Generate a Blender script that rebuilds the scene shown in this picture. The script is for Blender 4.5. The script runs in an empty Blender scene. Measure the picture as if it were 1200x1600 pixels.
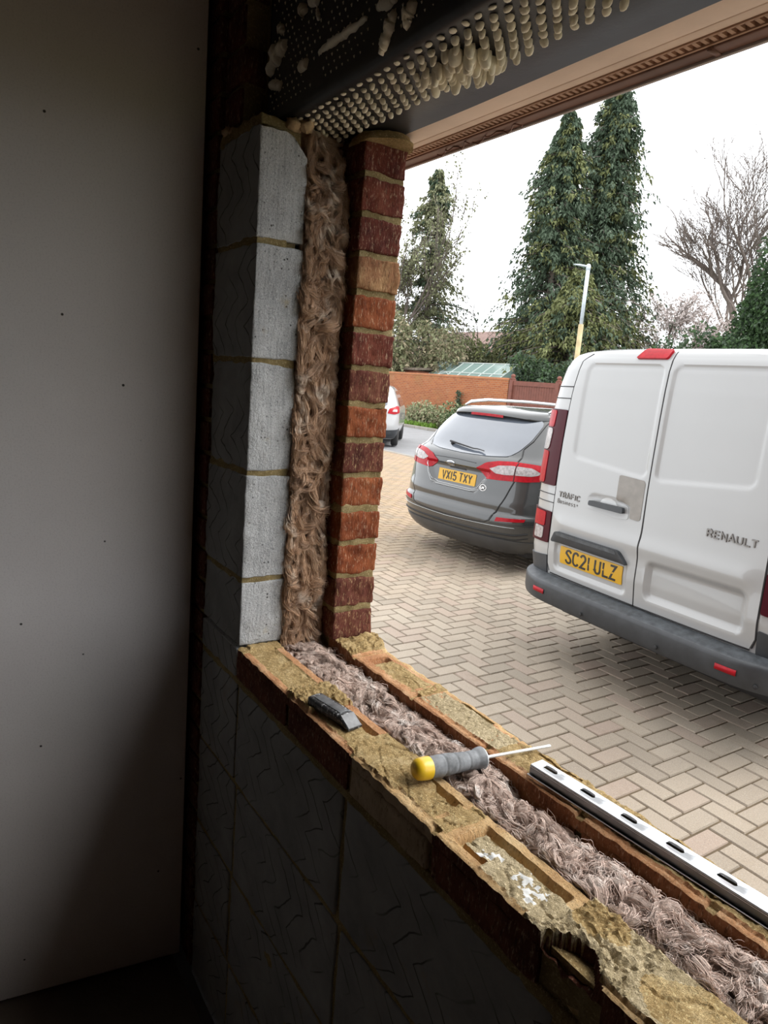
import bpy, bmesh, math, random
import numpy as np
from mathutils import Vector, Matrix, noise
PI = math.pi
scene = bpy.context.scene
COL = scene.collection

# ---------------------------------------------------------------- camera, sky, exposure
CAM = Vector((1.3096, -0.5489, 0.5728))
CR = ((0.549303, 0.831782, 0.080027), (0.194963, -0.034445, -0.980206), (-0.812561, 0.554032, -0.181087))
cam = bpy.data.cameras.new('camera')
camo = bpy.data.objects.new('camera', cam); COL.objects.link(camo)
cx, cy, cz = Vector(CR[0]), -Vector(CR[1]), -Vector(CR[2])
M4 = Matrix(((cx.x, cy.x, cz.x, CAM.x), (cx.y, cy.y, cz.y, CAM.y), (cx.z, cy.z, cz.z, CAM.z), (0, 0, 0, 1)))
camo.matrix_world = M4
cam.sensor_fit = 'VERTICAL'; cam.sensor_height = 36; cam.sensor_width = 36
cam.lens = 1090.24 / 1600 * 36
cam.clip_start = .02; cam.clip_end = 400
scene.camera = camo

scene.view_settings.view_transform = 'Standard'
scene.view_settings.look = 'None'
scene.view_settings.gamma = 1
scene.view_settings.use_curve_mapping = False
scene.view_settings.exposure = 0.22

W = bpy.data.worlds.new('overcast_sky'); scene.world = W; W.use_nodes = True
wn, wl = W.node_tree.nodes, W.node_tree.links
wn.clear()
wo = wn.new('ShaderNodeOutputWorld'); wb = wn.new('ShaderNodeBackground')
wt = wn.new('ShaderNodeTexCoord'); ws = wn.new('ShaderNodeSeparateXYZ')
wr = wn.new('ShaderNodeValToRGB'); wno = wn.new('ShaderNodeTexNoise'); wm = wn.new('ShaderNodeMath')
wl.new(wt.outputs['Generated'], ws.inputs[0]); wl.new(wt.outputs['Generated'], wno.inputs['Vector'])
wno.inputs['Scale'].default_value = 2.2; wno.inputs['Detail'].default_value = 4
wm.operation = 'MULTIPLY_ADD'; wm.inputs[1].default_value = .12
wl.new(wno.outputs['Fac'], wm.inputs[0]); wl.new(ws.outputs['Z'], wm.inputs[2])
wl.new(wm.outputs[0], wr.inputs[0])
wr.color_ramp.elements[0].position = 0.0; wr.color_ramp.elements[0].color = (.90, .93, .96, 1)
wr.color_ramp.elements[1].position = 1.0; wr.color_ramp.elements[1].color = (1.0, 1.0, 1.0, 1)
e = wr.color_ramp.elements.new(.45); e.color = (.95, .97, 1.0, 1)
wl.new(wr.outputs[0], wb.inputs[0]); wb.inputs[1].default_value = 2.3
wl.new(wb.outputs[0], wo.inputs[0])
W.cycles.sampling_method = 'MANUAL'; W.cycles.sample_map_resolution = 256

# the bright patch of thin cloud: soft and high in front of the house
sl = bpy.data.lights.new('cloud_sun', 'SUN'); sl.energy = 2.4; sl.angle = math.radians(35); sl.color = (1, .97, .93)
so = bpy.data.objects.new('cloud_sun', sl); COL.objects.link(so)
so.rotation_euler = Vector((.35, .62, .9)).to_track_quat('Z', 'Y').to_euler()

GZ = -1.1          # level of the driveway (z = 0 is the top of the sill)
FZ = -.96          # level of the room floor

# ---------------------------------------------------------------- helpers
def tag(o, label=None, cat=None, group=None, kind=None):
    if label: o['label'] = label
    if cat: o['category'] = cat
    if group: o['group'] = group
    if kind: o['kind'] = kind
    return o

def empty(name, loc=(0, 0, 0), rz=0, **k):
    o = bpy.data.objects.new(name, None); COL.objects.link(o)
    o.location = loc; o.rotation_euler = (0, 0, rz); o.empty_display_size = .1
    return tag(o, **k)

class MB:
    """collects vertices and faces, then links them as one mesh object"""
    def __init__(s): s.v = []; s.f = []; s.m = []; s.uv = None
    def add(s, vs, fs, mi=0):
        b = len(s.v); s.v.extend(vs); s.f.extend([tuple(i + b for i in f) for f in fs])
        s.m.extend([mi] * len(fs) if isinstance(mi, int) else mi)
    def box(s, x0, x1, y0, y1, z0, z1, mi=0):
        vs = [(x, y, z) for z in (z0, z1) for y in (y0, y1) for x in (x0, x1)]
        s.add(vs, [(0, 2, 3, 1), (4, 5, 7, 6), (0, 1, 5, 4), (2, 6, 7, 3), (0, 4, 6, 2), (1, 3, 7, 5)], mi)
    def grid(s, fn, us, vs_, mi=0, close=False):
        nu, nv = len(us), len(vs_)
        P = [fn(u, v) for v in vs_ for u in us]
        F = []; mm = []
        for j in range(nv - 1):
            for i in range(nu if close else nu - 1):
                i2 = (i + 1) % nu
                F.append((j * nu + i, j * nu + i2, (j + 1) * nu + i2, (j + 1) * nu + i))
        s.add(P, F, mi)
    def tube(s, path, rad, n=8, mi=0, cap=True, flat=1.0, ridge=None):
        path = [Vector(p) for p in path]; k = len(path)
        if not hasattr(rad, '__len__'): rad = [rad] * k
        t0 = (path[1] - path[0]).normalized()
        a = Vector((0, 0, 1)) if abs(t0.z) < .9 else Vector((1, 0, 0))
        nrm = t0.cross(a).normalized()
        vs = []
        for i, p in enumerate(path):
            t = (path[min(i + 1, k - 1)] - path[max(i - 1, 0)])
            t = t.normalized() if t.length > 1e-9 else t0
            nrm = (nrm - t * nrm.dot(t))
            nrm = nrm.normalized() if nrm.length > 1e-6 else t.orthogonal().normalized()
            bi = t.cross(nrm)
            for j in range(n):
                an = 2 * PI * j / n
                r = rad[i] * (1 + (ridge[j] if ridge else 0))
                q = p + nrm * (math.cos(an) * r) + bi * (math.sin(an) * r * flat)
                vs.append(tuple(q))
        fs = [(i * n + j, i * n + (j + 1) % n, (i + 1) * n + (j + 1) % n, (i + 1) * n + j) for i in range(k - 1) for j in range(n)]
        if cap: fs += [tuple(range(n - 1, -1, -1)), tuple((k - 1) * n + j for j in range(n))]
        s.add(vs, fs, mi)
    def lathe(s, prof, a, b, n=32, mi=0):
        """profile (t, r) revolved about the axis a -> b, t as a length from a"""
        a, b = Vector(a), Vector(b); ax = (b - a).normalized(); p = ax.orthogonal().normalized(); q = ax.cross(p)
        vs = [tuple(a + ax * t + (p * math.cos(2 * PI * j / n) + q * math.sin(2 * PI * j / n)) * r) for t, r in prof for j in range(n)]
        k = len(prof)
        fs = [(i * n + j, i * n + (j + 1) % n, (i + 1) * n + (j + 1) % n, (i + 1) * n + j) for i in range(k - 1) for j in range(n)]
        fs += [tuple(range(n - 1, -1, -1)), tuple((k - 1) * n + j for j in range(n))]
        s.add(vs, fs, mi)
    def rbox(s, lo, hi, r=.004, res=.02, amp=.0, fr=60, mi=0, skip=(), seed=0, fn=None):
        """rounded, roughened box"""
        lo, hi = Vector(lo), Vector(hi)
        r = min(r, min(hi - lo) * .49)
        off = Vector((seed * 3.1, seed * 1.7, seed * 2.3))
        L0 = lo + Vector((r, r, r)); H0 = hi - Vector((r, r, r))
        def samp(a, b):
            n = max(1, int(round((b - a - 2 * r) / res)))
            return [a, a + r * .35, a + r] + [a + r + (b - a - 2 * r) * i / n for i in range(1, n)] + [b - r, b - r * .35, b]
        ax = [samp(lo[i], hi[i]) for i in range(3)]
        def mp(p):
            p = Vector(p)
            q = Vector((min(max(p[i], L0[i]), H0[i]) for i in range(3)))
            d = (p - q)
            d = d.normalized() if d.length > 1e-9 else Vector((0, 0, 1))
            o = q + d * r
            if amp: o += d * (noise.noise(o * fr + off) * amp + noise.noise(o * fr * .3 + off) * amp * .9)
            if fn: o = fn(o)
            return tuple(o)
        for k, side in ((0, 0), (0, 1), (1, 0), (1, 1), (2, 0), (2, 1)):
            if (k, side) in skip: continue
            i, j = [(1, 2), (2, 0), (0, 1)][k]
            w = hi[k] if side else lo[k]
            def g(u, v, k=k, i=i, j=j, w=w):
                p = [0, 0, 0]; p[k] = w; p[i] = u; p[j] = v; return mp(p)
            us = ax[i] if side else ax[i][::-1]
            s.grid(g, us, ax[j], mi)
    def build(s, name, mats, parent=None, smooth=True, merge=0, auto=None):
        me = bpy.data.meshes.new(name)
        me.from_pydata([tuple(p) for p in s.v], [], s.f)
        for m in (mats if isinstance(mats, (list, tuple)) else [mats]): me.materials.append(m)
        me.polygons.foreach_set('material_index', s.m)
        if smooth: me.polygons.foreach_set('use_smooth', [True] * len(me.polygons))
        me.update()
        if merge:
            b = bmesh.new(); b.from_mesh(me); bmesh.ops.remove_doubles(b, verts=b.verts, dist=merge); b.to_mesh(me); b.free()
        if auto: me.set_sharp_from_angle(angle=math.radians(auto))
        o = bpy.data.objects.new(name, me); COL.objects.link(o)
        if parent: o.parent = parent
        return o

def nz(x, y, z=0., s=1.): return noise.noise(Vector((x * s, y * s, z * s)))
def sst(a, b, x):
    t = min(1, max(0, (x - a) / (b - a))); return t * t * (3 - 2 * t)

# ---------------------------------------------------------------- materials
class NT:
    def __init__(s, name):
        s.m = bpy.data.materials.new(name); s.m.use_nodes = True
        s.n, s.l = s.m.node_tree.nodes, s.m.node_tree.links
        s.n.clear(); s.out = s.n.new('ShaderNodeOutputMaterial'); s.b = s.n.new('ShaderNodeBsdfPrincipled')
        s.l.new(s.b.outputs[0], s.out.inputs[0]); s._c = None
    def coord(s, kind='Object', scale=(1, 1, 1)):
        tc = s.n.new('ShaderNodeTexCoord'); mp = s.n.new('ShaderNodeMapping')
        mp.inputs['Scale'].default_value = scale
        s.l.new(tc.outputs[kind], mp.inputs[0]); return mp.outputs[0]
    def noise(s, scale=5, detail=4, rough=.55, co=None, dist=0):
        x = s.n.new('ShaderNodeTexNoise'); x.inputs['Scale'].default_value = scale
        x.inputs['Detail'].default_value = detail; x.inputs['Roughness'].default_value = rough
        x.inputs['Distortion'].default_value = dist
        s.l.new(co if co else s.coord(), x.inputs['Vector']); return x.outputs['Fac']
    def ramp(s, f, stops):
        r = s.n.new('ShaderNodeValToRGB'); s.l.new(f, r.inputs[0]); cr = r.color_ramp
        while len(cr.elements) < len(stops): cr.elements.new(.5)
        for e, (p, c) in zip(cr.elements, stops):
            e.position = p; e.color = (c, c, c, 1) if isinstance(c, (int, float)) else (*c, 1)
        return r.outputs[0]
    def mix(s, f, a, b, mode='MIX'):
        m = s.n.new('ShaderNodeMix'); m.data_type = 'RGBA'; m.blend_type = mode
        for i, x in ((0, f), (6, a), (7, b)):
            if isinstance(x, (int, float)): m.inputs[i].default_value = x if i == 0 else (x, x, x, 1)
            elif isinstance(x, tuple): m.inputs[i].default_value = (*x, 1)
            else: s.l.new(x, m.inputs[i])
        return m.outputs[2]
    def math(s, op, a, b=None, c=None):
        m = s.n.new('ShaderNodeMath'); m.operation = op
        for i, x in enumerate((a, b, c)):
            if x is None: continue
            if isinstance(x, (int, float)): m.inputs[i].default_value = x
            else: s.l.new(x, m.inputs[i])
        return m.outputs[0]
    def sep(s, co):
        x = s.n.new('ShaderNodeSeparateXYZ'); s.l.new(co, x.inputs[0]); return x.outputs
    def col(s, c):
        if isinstance(c, tuple): s.b.inputs['Base Color'].default_value = (*c, 1)
        else: s.l.new(c, s.b.inputs['Base Color'])
    def set(s, **k):
        for a, v in k.items():
            i = s.b.inputs[a.replace('_', ' ')]
            if isinstance(v, (int, float)): i.default_value = v
            elif isinstance(v, tuple): i.default_value = (*v, 1) if len(v) == 3 else v
            else: s.l.new(v, i)
    def bump(s, h, strength=.5, dist=.01, prev=None):
        b = s.n.new('ShaderNodeBump'); b.inputs['Strength'].default_value = strength; b.inputs['Distance'].default_value = dist
        s.l.new(h, b.inputs['Height'])
        if prev: s.l.new(prev, b.inputs['Normal'])
        s.l.new(b.outputs[0], s.b.inputs['Normal']); return b.outputs[0]

def simple(name, c, rough=.5, metal=0, spec=.5, var=.12, vs=8, bump=0, bs=80, coat=0, bd=.002, **kw):
    t = NT(name)
    co = t.coord()
    f = t.noise(vs, 5, .6, co)
    hi = tuple(min(1, x * (1 + var)) for x in c); lo = tuple(x * (1 - var) for x in c)
    t.col(t.ramp(f, [(.3, lo), (.7, hi)]))
    t.set(Roughness=rough, Metallic=metal, Specular_IOR_Level=spec, Coat_Weight=coat)
    if coat: t.set(Coat_Roughness=.03)
    if bump: t.bump(t.noise(bs, 5, .6, co), bump, bd)
    if kw: t.set(**kw)
    return t.m

def brick_mat(name, lo, mid, hi, sx=40, salt=(.62, .45, .30)):
    t = NT(name); co = t.coord(); st = t.coord(scale=(1, 1.0, .28))
    f = t.noise(14, 6, .65, co); g = t.noise(sx * 6, 4, .75, st)
    base = t.ramp(f, [(.3, lo), (.5, mid), (.68, hi)])
    base = t.mix(t.ramp(g, [(.55, 0.), (.72, .8)]), base, salt)
    dark = t.ramp(t.noise(sx * 5, 3, .7, st), [(.30, .65), (.45, 0.)])
    t.col(t.mix(dark, base, tuple(x * .3 for x in lo)))
    t.set(Roughness=.9, Specular_IOR_Level=.2)
    n = t.bump(t.noise(sx * 3.2, 6, .75, st), 1.0, .005)
    t.bump(t.noise(600, 3, .7, co), .5, .0015, n)
    return t.m

def mortar_mat(name, c1, c2, c3, sc=60, bd=.004):
    t = NT(name); co = t.coord()
    f = t.noise(sc * .4, 6, .7, co); g = t.noise(sc * 8, 3, .8, co)
    b = t.ramp(f, [(.3, c1), (.5, c2), (.7, c3)])
    b = t.mix(t.ramp(g, [(.30, .8), (.42, 0.)]), b, tuple(x * .36 for x in c1))
    b = t.mix(t.ramp(t.noise(sc * 5, 2, .6, co), [(.55, 0.), (.68, .8)]), b, tuple(min(1, x * 1.35) for x in c3))
    t.col(b); t.set(Roughness=.95, Specular_IOR_Level=.15)
    n = t.bump(t.noise(sc * 1.5, 6, .8, co), 1.0, bd * 2)
    t.bump(t.noise(sc * 9, 3, .8, co), 1.0, .004, n)
    return t.m

M = {}
M['brick_a'] = brick_mat('red_brick', (.065, .014, .010), (.125, .030, .019), (.19, .055, .032))
M['brick_b'] = brick_mat('orange_brick', (.11, .025, .010), (.24, .065, .024), (.32, .105, .04))
M['brick_c'] = brick_mat('brown_brick', (.07, .02, .015), (.135, .042, .028), (.22, .095, .055), salt=(.70, .50, .26))
M['mortar'] = mortar_mat('sandy_mortar', (.38, .25, .105), (.62, .43, .195), (.80, .61, .33))
M['mortar_grey'] = mortar_mat('greyish_mortar', (.38, .30, .17), (.54, .435, .265), (.68, .57, .38), 40, .003)
M['mortar_joint'] = mortar_mat('joint_mortar', (.25, .185, .08), (.37, .28, .13), (.47, .375, .2), 50, .002)
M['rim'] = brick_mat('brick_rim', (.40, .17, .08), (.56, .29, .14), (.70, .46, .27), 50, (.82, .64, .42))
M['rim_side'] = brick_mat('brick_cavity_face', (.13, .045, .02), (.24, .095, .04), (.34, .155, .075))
M['brick_d'] = brick_mat('tan_brick', (.16, .065, .03), (.28, .135, .065), (.42, .25, .12), salt=(.62, .45, .25))
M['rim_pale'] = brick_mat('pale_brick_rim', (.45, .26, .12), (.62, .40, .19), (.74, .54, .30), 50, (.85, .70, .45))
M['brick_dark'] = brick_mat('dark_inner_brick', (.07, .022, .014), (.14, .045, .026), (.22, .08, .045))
M['brick_stone'] = brick_mat('buff_inner_brick', (.34, .26, .17), (.48, .37, .25), (.60, .47, .32), salt=(.5, .42, .3))
M['white_paste'] = simple('white_paste', (.58, .58, .56), .7, bump=.6, bs=120, bd=.003)

def block_mat():
    t = NT('grey_block'); co = t.coord()
    f = t.noise(7, 7, .65, co)
    b = t.ramp(f, [(.25, (.34, .35, .36)), (.5, (.48, .49, .495)), (.75, (.60, .61, .61))])
    st = t.noise(60, 4, .7, t.coord(scale=(3, 3, .12)))
    b = t.mix(t.ramp(st, [(.40, .35), (.5, 0.)]), b, (.22, .23, .235))
    b = t.mix(t.ramp(t.noise(340, 3, .75, co), [(.34, .8), (.47, 0.)]), b, (.17, .175, .18))
    b = t.mix(t.ramp(t.noise(260, 2, .7, co), [(.56, 0.), (.68, .55)]), b, (.66, .67, .67))
    v = t.n.new('ShaderNodeTexVoronoi'); v.inputs['Scale'].default_value = 95; t.l.new(co, v.inputs['Vector'])
    pores = t.ramp(v.outputs['Distance'], [(.14, 1.), (.24, 0.)])
    pm = t.math('MULTIPLY', pores, t.ramp(t.noise(26, 3, .6, co), [(.5, 0.), (.62, 1.)]))
    b = t.mix(pm, b, (.06, .06, .06))
    yel = t.ramp(t.noise(13, 5, .7, co), [(.62, 0.), (.74, .55)])
    b = t.mix(yel, b, (.42, .34, .17))
    b = t.mix(t.ramp(t.noise(9, 5, .75, t.coord(scale=(1, 1, .7))), [(.60, 0.), (.72, .5)]), b, (.62, .64, .64))
    t.col(b); t.set(Roughness=.9, Specular_IOR_Level=.2)
    n = t.bump(pm, -.8, .004)
    t.bump(t.noise(180, 5, .7, co), .8, .004, n)
    return t.m
M['block'] = block_mat()

def keyed_block_mat():
    """face of the blocks towards the room: grey with combed zigzag key lines pressed in"""
    t = NT('keyed_block_face'); co = t.coord(); X = t.sep(co)
    w = t.math('PINGPONG', t.math('MULTIPLY_ADD', X['Z'], 1.0, t.math('MULTIPLY', t.noise(4, 2, .5, co), .12)), .055)
    sh = t.math('MULTIPLY_ADD', w, 1.15, X['X'])
    sh = t.math('MULTIPLY_ADD', t.noise(9, 3, .5, co), .055, sh)
    line = t.math('PINGPONG', sh, .027)
    msk = t.ramp(t.noise(5, 2, .5, co), [(.40, 0.), (.52, 1.)])
    ln = t.math('MULTIPLY', t.ramp(t.math('MULTIPLY', line, 30.), [(.035, 1.), (.085, 0.)]), msk)
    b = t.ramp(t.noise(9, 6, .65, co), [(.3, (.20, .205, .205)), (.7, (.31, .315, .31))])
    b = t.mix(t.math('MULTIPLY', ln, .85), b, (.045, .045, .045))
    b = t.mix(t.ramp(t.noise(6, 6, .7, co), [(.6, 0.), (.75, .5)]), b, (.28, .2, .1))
    t.col(b); t.set(Roughness=.85, Specular_IOR_Level=.25)
    n = t.bump(ln, -.8, .004)
    t.bump(t.noise(90, 5, .7, co), .35, .003, n)
    return t.m
M['keyed'] = keyed_block_mat()

# ================================================================ THE ROOM
# ---- plasterboard wall on the left, turned 8 degrees
def board_mat():
    t = NT('plasterboard'); co = t.coord()
    b = t.ramp(t.noise(2.2, 5, .6, co), [(.3, (.71, .665, .64)), (.7, (.80, .755, .725))])
    b = t.mix(t.ramp(t.noise(260, 3, .7, co), [(.3, .25), (.5, 0.)]), b, (.42, .38, .36))
    v = t.n.new('ShaderNodeTexVoronoi'); v.inputs['Scale'].default_value = 13; t.l.new(co, v.inputs['Vector'])
    dots = t.ramp(v.outputs['Distance'], [(.030, 1.), (.045, 0.)])
    b = t.mix(dots, b, (.05, .045, .04))
    b = t.mix(t.ramp(t.noise(3.1, 5, .75, co), [(.68, 0.), (.78, .45)]), b, (.40, .28, .16))
    t.col(b); t.set(Roughness=.85, Specular_IOR_Level=.2)
    t.bump(t.noise(300, 4, .6, co), .15, .001); return t.m
M['board'] = board_mat()
a8 = math.radians(8)
mb = MB()
mb.rbox((-.0125, -3.6, FZ + .012), (0, -.004, 1.92), .0015, .3)
wl_ = mb.build('wall_left', M['board']); wl_.location = (-.262, -.012, 0); wl_.rotation_euler = (0, 0, -a8)
tag(wl_, kind='structure')
mb = MB(); mb.box(-1.2, -.30, -3.9, .31, FZ, 1.92)      # masonry the board is fixed to
mb.v = [(x - (.52 if y < -1 and x > -.5 else 0), y, z) for x, y, z in mb.v]
M['old_wall'] = simple('old_masonry', (.16, .10, .07), .9, bump=.5, bs=30)
tag(mb.build('wall_left_backing', M['old_wall'], smooth=False), kind='structure')

# ---- screed floor, ceiling, far room walls
M['screed'] = simple('screed', (.11, .085, .065), .9, bump=.6, bs=40, bd=.006)
mb = MB(); mb.grid(lambda x, y: (x, y, FZ + .006 * nz(x, y, 0, 9)), [-.9 + i * .09 for i in range(52)], [-3.9 + i * .09 for i in range(44)])
mb.box(-.9, 3.78, -3.9, .29, FZ - .14, FZ - .02)
tag(mb.build('floor', M['screed']), kind='structure')
M['ceil'] = simple('dark_ceiling', (.10, .085, .07), .9, bump=.3, bs=20)
mb = MB(); mb.box(-1.2, 3.9, -4.0, .25, 1.92, 2.02); tag(mb.build('ceiling', M['ceil'], smooth=False), kind='structure')
mb = MB(); mb.box(3.75, 3.9, -4.0, .29, FZ, 1.92); tag(mb.build('wall_right', M['old_wall'], smooth=False), kind='structure')
mb = MB(); mb.box(-1.2, 3.9, -4.1, -3.9, FZ, 1.92); tag(mb.build('wall_back', M['old_wall'], smooth=False), kind='structure')
XO = 3.4           # far side of the opening, unseen, set far out to admit more light

# ---- inner leaf of grey blocks: jamb and the wall below the sill
mb = MB()
KJ = [0, .142, .367, .592, .817, 1.045]     # tops of the blocks of the jamb
def chop(o):
    # broken top corner of the topmost block
    if o.z > .985:
        k = (o.z - .985) / .06
        o.z = min(o.z, 1.026 - max(0, o.y - .062) * 1.1 + nz(o.x, o.y, 2, 45) * .004)
        if o.x > -.02: o.z = min(o.z, 1.028 + (-.02 - o.x) * .3 + nz(o.x, o.y, 2, 70) * .003)
    return o
for i in range(5):
    z0 = KJ[i] + (.010 if i else .004); z1 = KJ[i + 1]
    dx = (0, .002, -.001, .002, -.001)[i]
    mb.rbox((-.217, .0 + random.Random(i).uniform(0, .003), z0), (dx, .1, z1), .0035, .009, .0028, 45, 0, seed=i, fn=chop if i == 4 else None)
for i in range(1, 5):                      # bed joints
    mb.rbox((-.215, .003, KJ[i] - .004), (-.003, .095 - (.03 if i == 4 else 0), KJ[i] + .014), .003, .012, .003, 60, 2, seed=20 + i)
mb.box(-.214, -.012, .012, .088, .0, 1.03, 2)
mb.rbox((-.214, .006, 1.022), (-.016, .086, 1.051), .006, .008, .008, 40, 2, seed=66)
rnd = random.Random(4)
# below the sill
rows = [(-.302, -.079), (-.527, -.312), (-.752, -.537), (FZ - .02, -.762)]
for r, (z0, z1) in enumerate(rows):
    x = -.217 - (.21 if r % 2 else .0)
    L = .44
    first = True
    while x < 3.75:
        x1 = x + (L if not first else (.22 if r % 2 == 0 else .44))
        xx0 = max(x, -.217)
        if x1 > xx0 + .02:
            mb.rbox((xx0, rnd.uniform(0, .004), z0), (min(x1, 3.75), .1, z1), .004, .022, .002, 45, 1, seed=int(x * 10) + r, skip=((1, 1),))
        x = x1 + .010; first = False
mb.rbox((-.217, .0, -.069), (-.006, .1, -.004), .003, .02, .002, 45, 0, seed=77)
# mortar between all of them
mb.grid(lambda x, z: (x, .0045 + nz(x, z, 3, 25) * .0025, z), [-.216 + i * .02 for i in range(199)], [FZ + i * .02 for i in range(48)], 2)
mb.rbox((-.216, .0, -.082), (3.7, .08, -.064), .004, .015, .004, 50, 2, seed=50)
# beyond the opening, and the top of the wall behind the lintel
mb.box(XO, 3.75, 0, .1, 0, 1.92, 0)
mb.box(-.30, -.12, .06, .1, 1.05, 1.92, 2)
tag(mb.build('wall_front', [M['block'], M['keyed'], M['mortar_joint']]), kind='structure')
for o in [bpy.data.objects['wall_front']]:
    me = o.data
    # the room side of the jamb blocks is keyed as well
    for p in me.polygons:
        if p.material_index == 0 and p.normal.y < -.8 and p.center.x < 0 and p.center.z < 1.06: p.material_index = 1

# ---- narrow return of old red brick beside the blocks
mb = MB()
z = FZ
i = 0
while z < 1.88:
    mb.rbox((-.30, -.004 + rnd.uniform(0, .004), z), (-.219, .1, min(z + .065, 1.92)), .004, .02, .002, 40, i % 2, seed=i, skip=((1, 1),)); z += .075; i += 1
mb.box(-.299, -.221, .004, .099, FZ, 1.92, 2)
z = 1.06; i = 0
while z < 1.86:                            # brickwork above the jamb, left of the lintel
    for xa, xb in (((-.217, -.125),) if i % 2 else ((-.217, -.135),)):
        mb.rbox((xa, .01, z), (xb, .1, z + .065), .004, .02, .002, 40, (i + 1) % 2, seed=i + 40, skip=((1, 1),))
    z += .075; i += 1
mb.box(-.217, -.13, .018, .099, 1.05, 1.92, 2)
tag(mb.build('trim_1', [M['brick_dark'], M['brick_a'], M['mortar_joint']]), kind='structure')

# ================================================================ SILL: inner leaf course of bricks laid frog up
INNER = [(.0, .238, 0), (.248, .462, 0), (.472, .674, 1), (.684, .876, 0), (.888, 1.10, 0), (1.11, 1.325, 0), (1.335, 1.55, 0), (1.56, 1.775, 0), (1.785, 2.0, 0), (2.01, 2.225, 0)]
YI1 = .091
def crumbs(x, y, s=1.):
    a = nz(x, y, 5, 70) * .0020 + nz(x, y, 9, 190) * .0018 + nz(x, y, 1, 420) * .0009
    return a * s
PASTE = ((.746, .028, .012), (.755, .040, .010), (.808, .040, .017), (.822, .030, .013), (.838, .040, .012), (.833, .022, .011), (.357, .054, .007), (.368, .062, .010), (.30, .014, .004), (.326, .012, .004))
def h_inner(x, y):
    """height and material of the top of the inner leaf"""
    k = next((b for b in INNER if b[0] <= x <= b[1]), None)
    z = -.0010 + nz(x, y, 0, 60) * .0012 + nz(x, y, 4, 250) * .0007; m = 0
    jag = nz(x, y, 11, 38) * .006
    if k:
        x0, x1, _ = k
        d = min(x - x0 - .020, x1 - .020 - x, y - .015, .0745 - y)
        if d > 0: z = -min(.014, d * 2.6) - .0012 + nz(x, y, 2, 80) * .001; m = 0
    else:
        z = -.004 + crumbs(x, y); m = 2
    mort = None
    if x < .03 + jag: mort = -.001 + (.005 if y > .02 and x < .02 else .001)
    if .024 < x < .218 and .0155 < y < .0735: mort = -.0030 + nz(x, y, 8, 22) * .002
    if .222 + jag * .6 < x < .318 + jag and y > .004: mort = .0042 * sst(.222, .245, x) + .003
    if .29 < x < .475 and .011 + jag * .4 < y < .064 + nz(x, 0, 3, 30) * .003 and not (.352 < x < .436 and y > .0585): mort = .0010 + .002 * nz(x, y, 2, 15)
    if .438 < x < .575 + jag and .005 + jag * .5 < y < .089: mort = .0028 + .003 * nz(x, y, 2, 14)
    if .56 < x < .672 and .0155 + jag * .3 < y < .069 and not (.598 < x < .652 and y > .0555 + (.652 - x) * .1): mort = .0012 + .003 * nz(x, y, 2, 16)
    if .655 < x < .672 and .020 < y < .040: mort = None
    if .664 < x < .690 + jag * .6 and .010 < y < .085: mort = .0022
    if k and k[0] == .684:
        edge = .0585 + nz(x, 0, 7, 45) * .005
        if .716 + jag < x < .858 and .021 < y < edge: mort = -.0012 + .0030 * nz(x, y, 2, 18) + .002 * (x > .75)
        if .76 < x < .90 and y < .026 and y > .006 + jag * .5: mort = .0012
        if x > .846 and y < .055: mort = .0020
    if x > .872 + jag * .8 and y > .006: mort = .0052 + .0035 * nz(x, y, 2, 11) + (.004 * max(0, nz(x, y, 1, 55)) if x < .96 else 0)
    hole = 0
    if .876 < x < .955:
        hy = .026 * math.sin(PI * (x - .876) / .079) + jag * .8
        if y < hy: hole = 1
    if hole: return -.020 - .012 * nz(x, y, 4, 60), 3
    if mort is not None:
        rough = 2.6 if (.222 < x < .32 or .872 < x < .97) else (1.0 if m != 9 else 1)
        c = nz(x * .55, y, 6, 26)               # cracks between trowelled plates
        crack = -.0035 * (1 - min(1, abs(c) * 22)) if x > .45 else -.0012 * (1 - min(1, abs(c) * 22))
        zz = mort + crumbs(x, y, rough) + crack
        if m == 0 or zz > z:
            for sx_, sy_, sr_ in PASTE:
                dd_ = math.hypot((x - sx_) * .8, y - sy_) / sr_ + nz(x, y, 5, 150) * .9 + nz(x, y, 8, 60) * .5
                if dd_ < .50: return zz + .0006, 7
            return zz, (4 if (x > .70 and nz(x, y, 0, 9) > -.15) else 2)
    if m == 0 and k and k[0] >= .472: m = 1
    return z, m
DX, DY = .0026, .0026
xs = [i * DX for i in range(int(1.5 / DX))]
ny = int(YI1 / DY) + 1
mb = MB(); vs = []; mats = []
hh = {}
for j in range(ny + 2):
    for i, x in enumerate(xs):
        jj = min(max(j - 1, 0), ny - 1); y = jj * YI1 / (ny - 1)
        edge0 = nz(x, 0, 2, 55) * .0028; edge1 = nz(x, 3, 2, 55) * .0022
        z, m = h_inner(x, y)
        if j == 0: vs.append((x, edge0 + .0010, -.021)); m = 0
        elif j == ny + 1: vs.append((x, YI1 + edge1 - .001, -.022))
        else:
            t = y / YI1; vs.append((x, y + edge0 * (1 - t) ** 3 + edge1 * t ** 3, z - (.0018 if jj in (0, ny - 1) else 0)))
        hh[(i, j)] = m
n = len(xs); fs = []; mm = []
for j in range(ny + 1):
    for i in range(n - 1):
        fs.append((j * n + i, j * n + i + 1, (j + 1) * n + i + 1, (j + 1) * n + i))
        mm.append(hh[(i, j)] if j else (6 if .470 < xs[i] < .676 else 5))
mb.add(vs, fs, mm)
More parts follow.
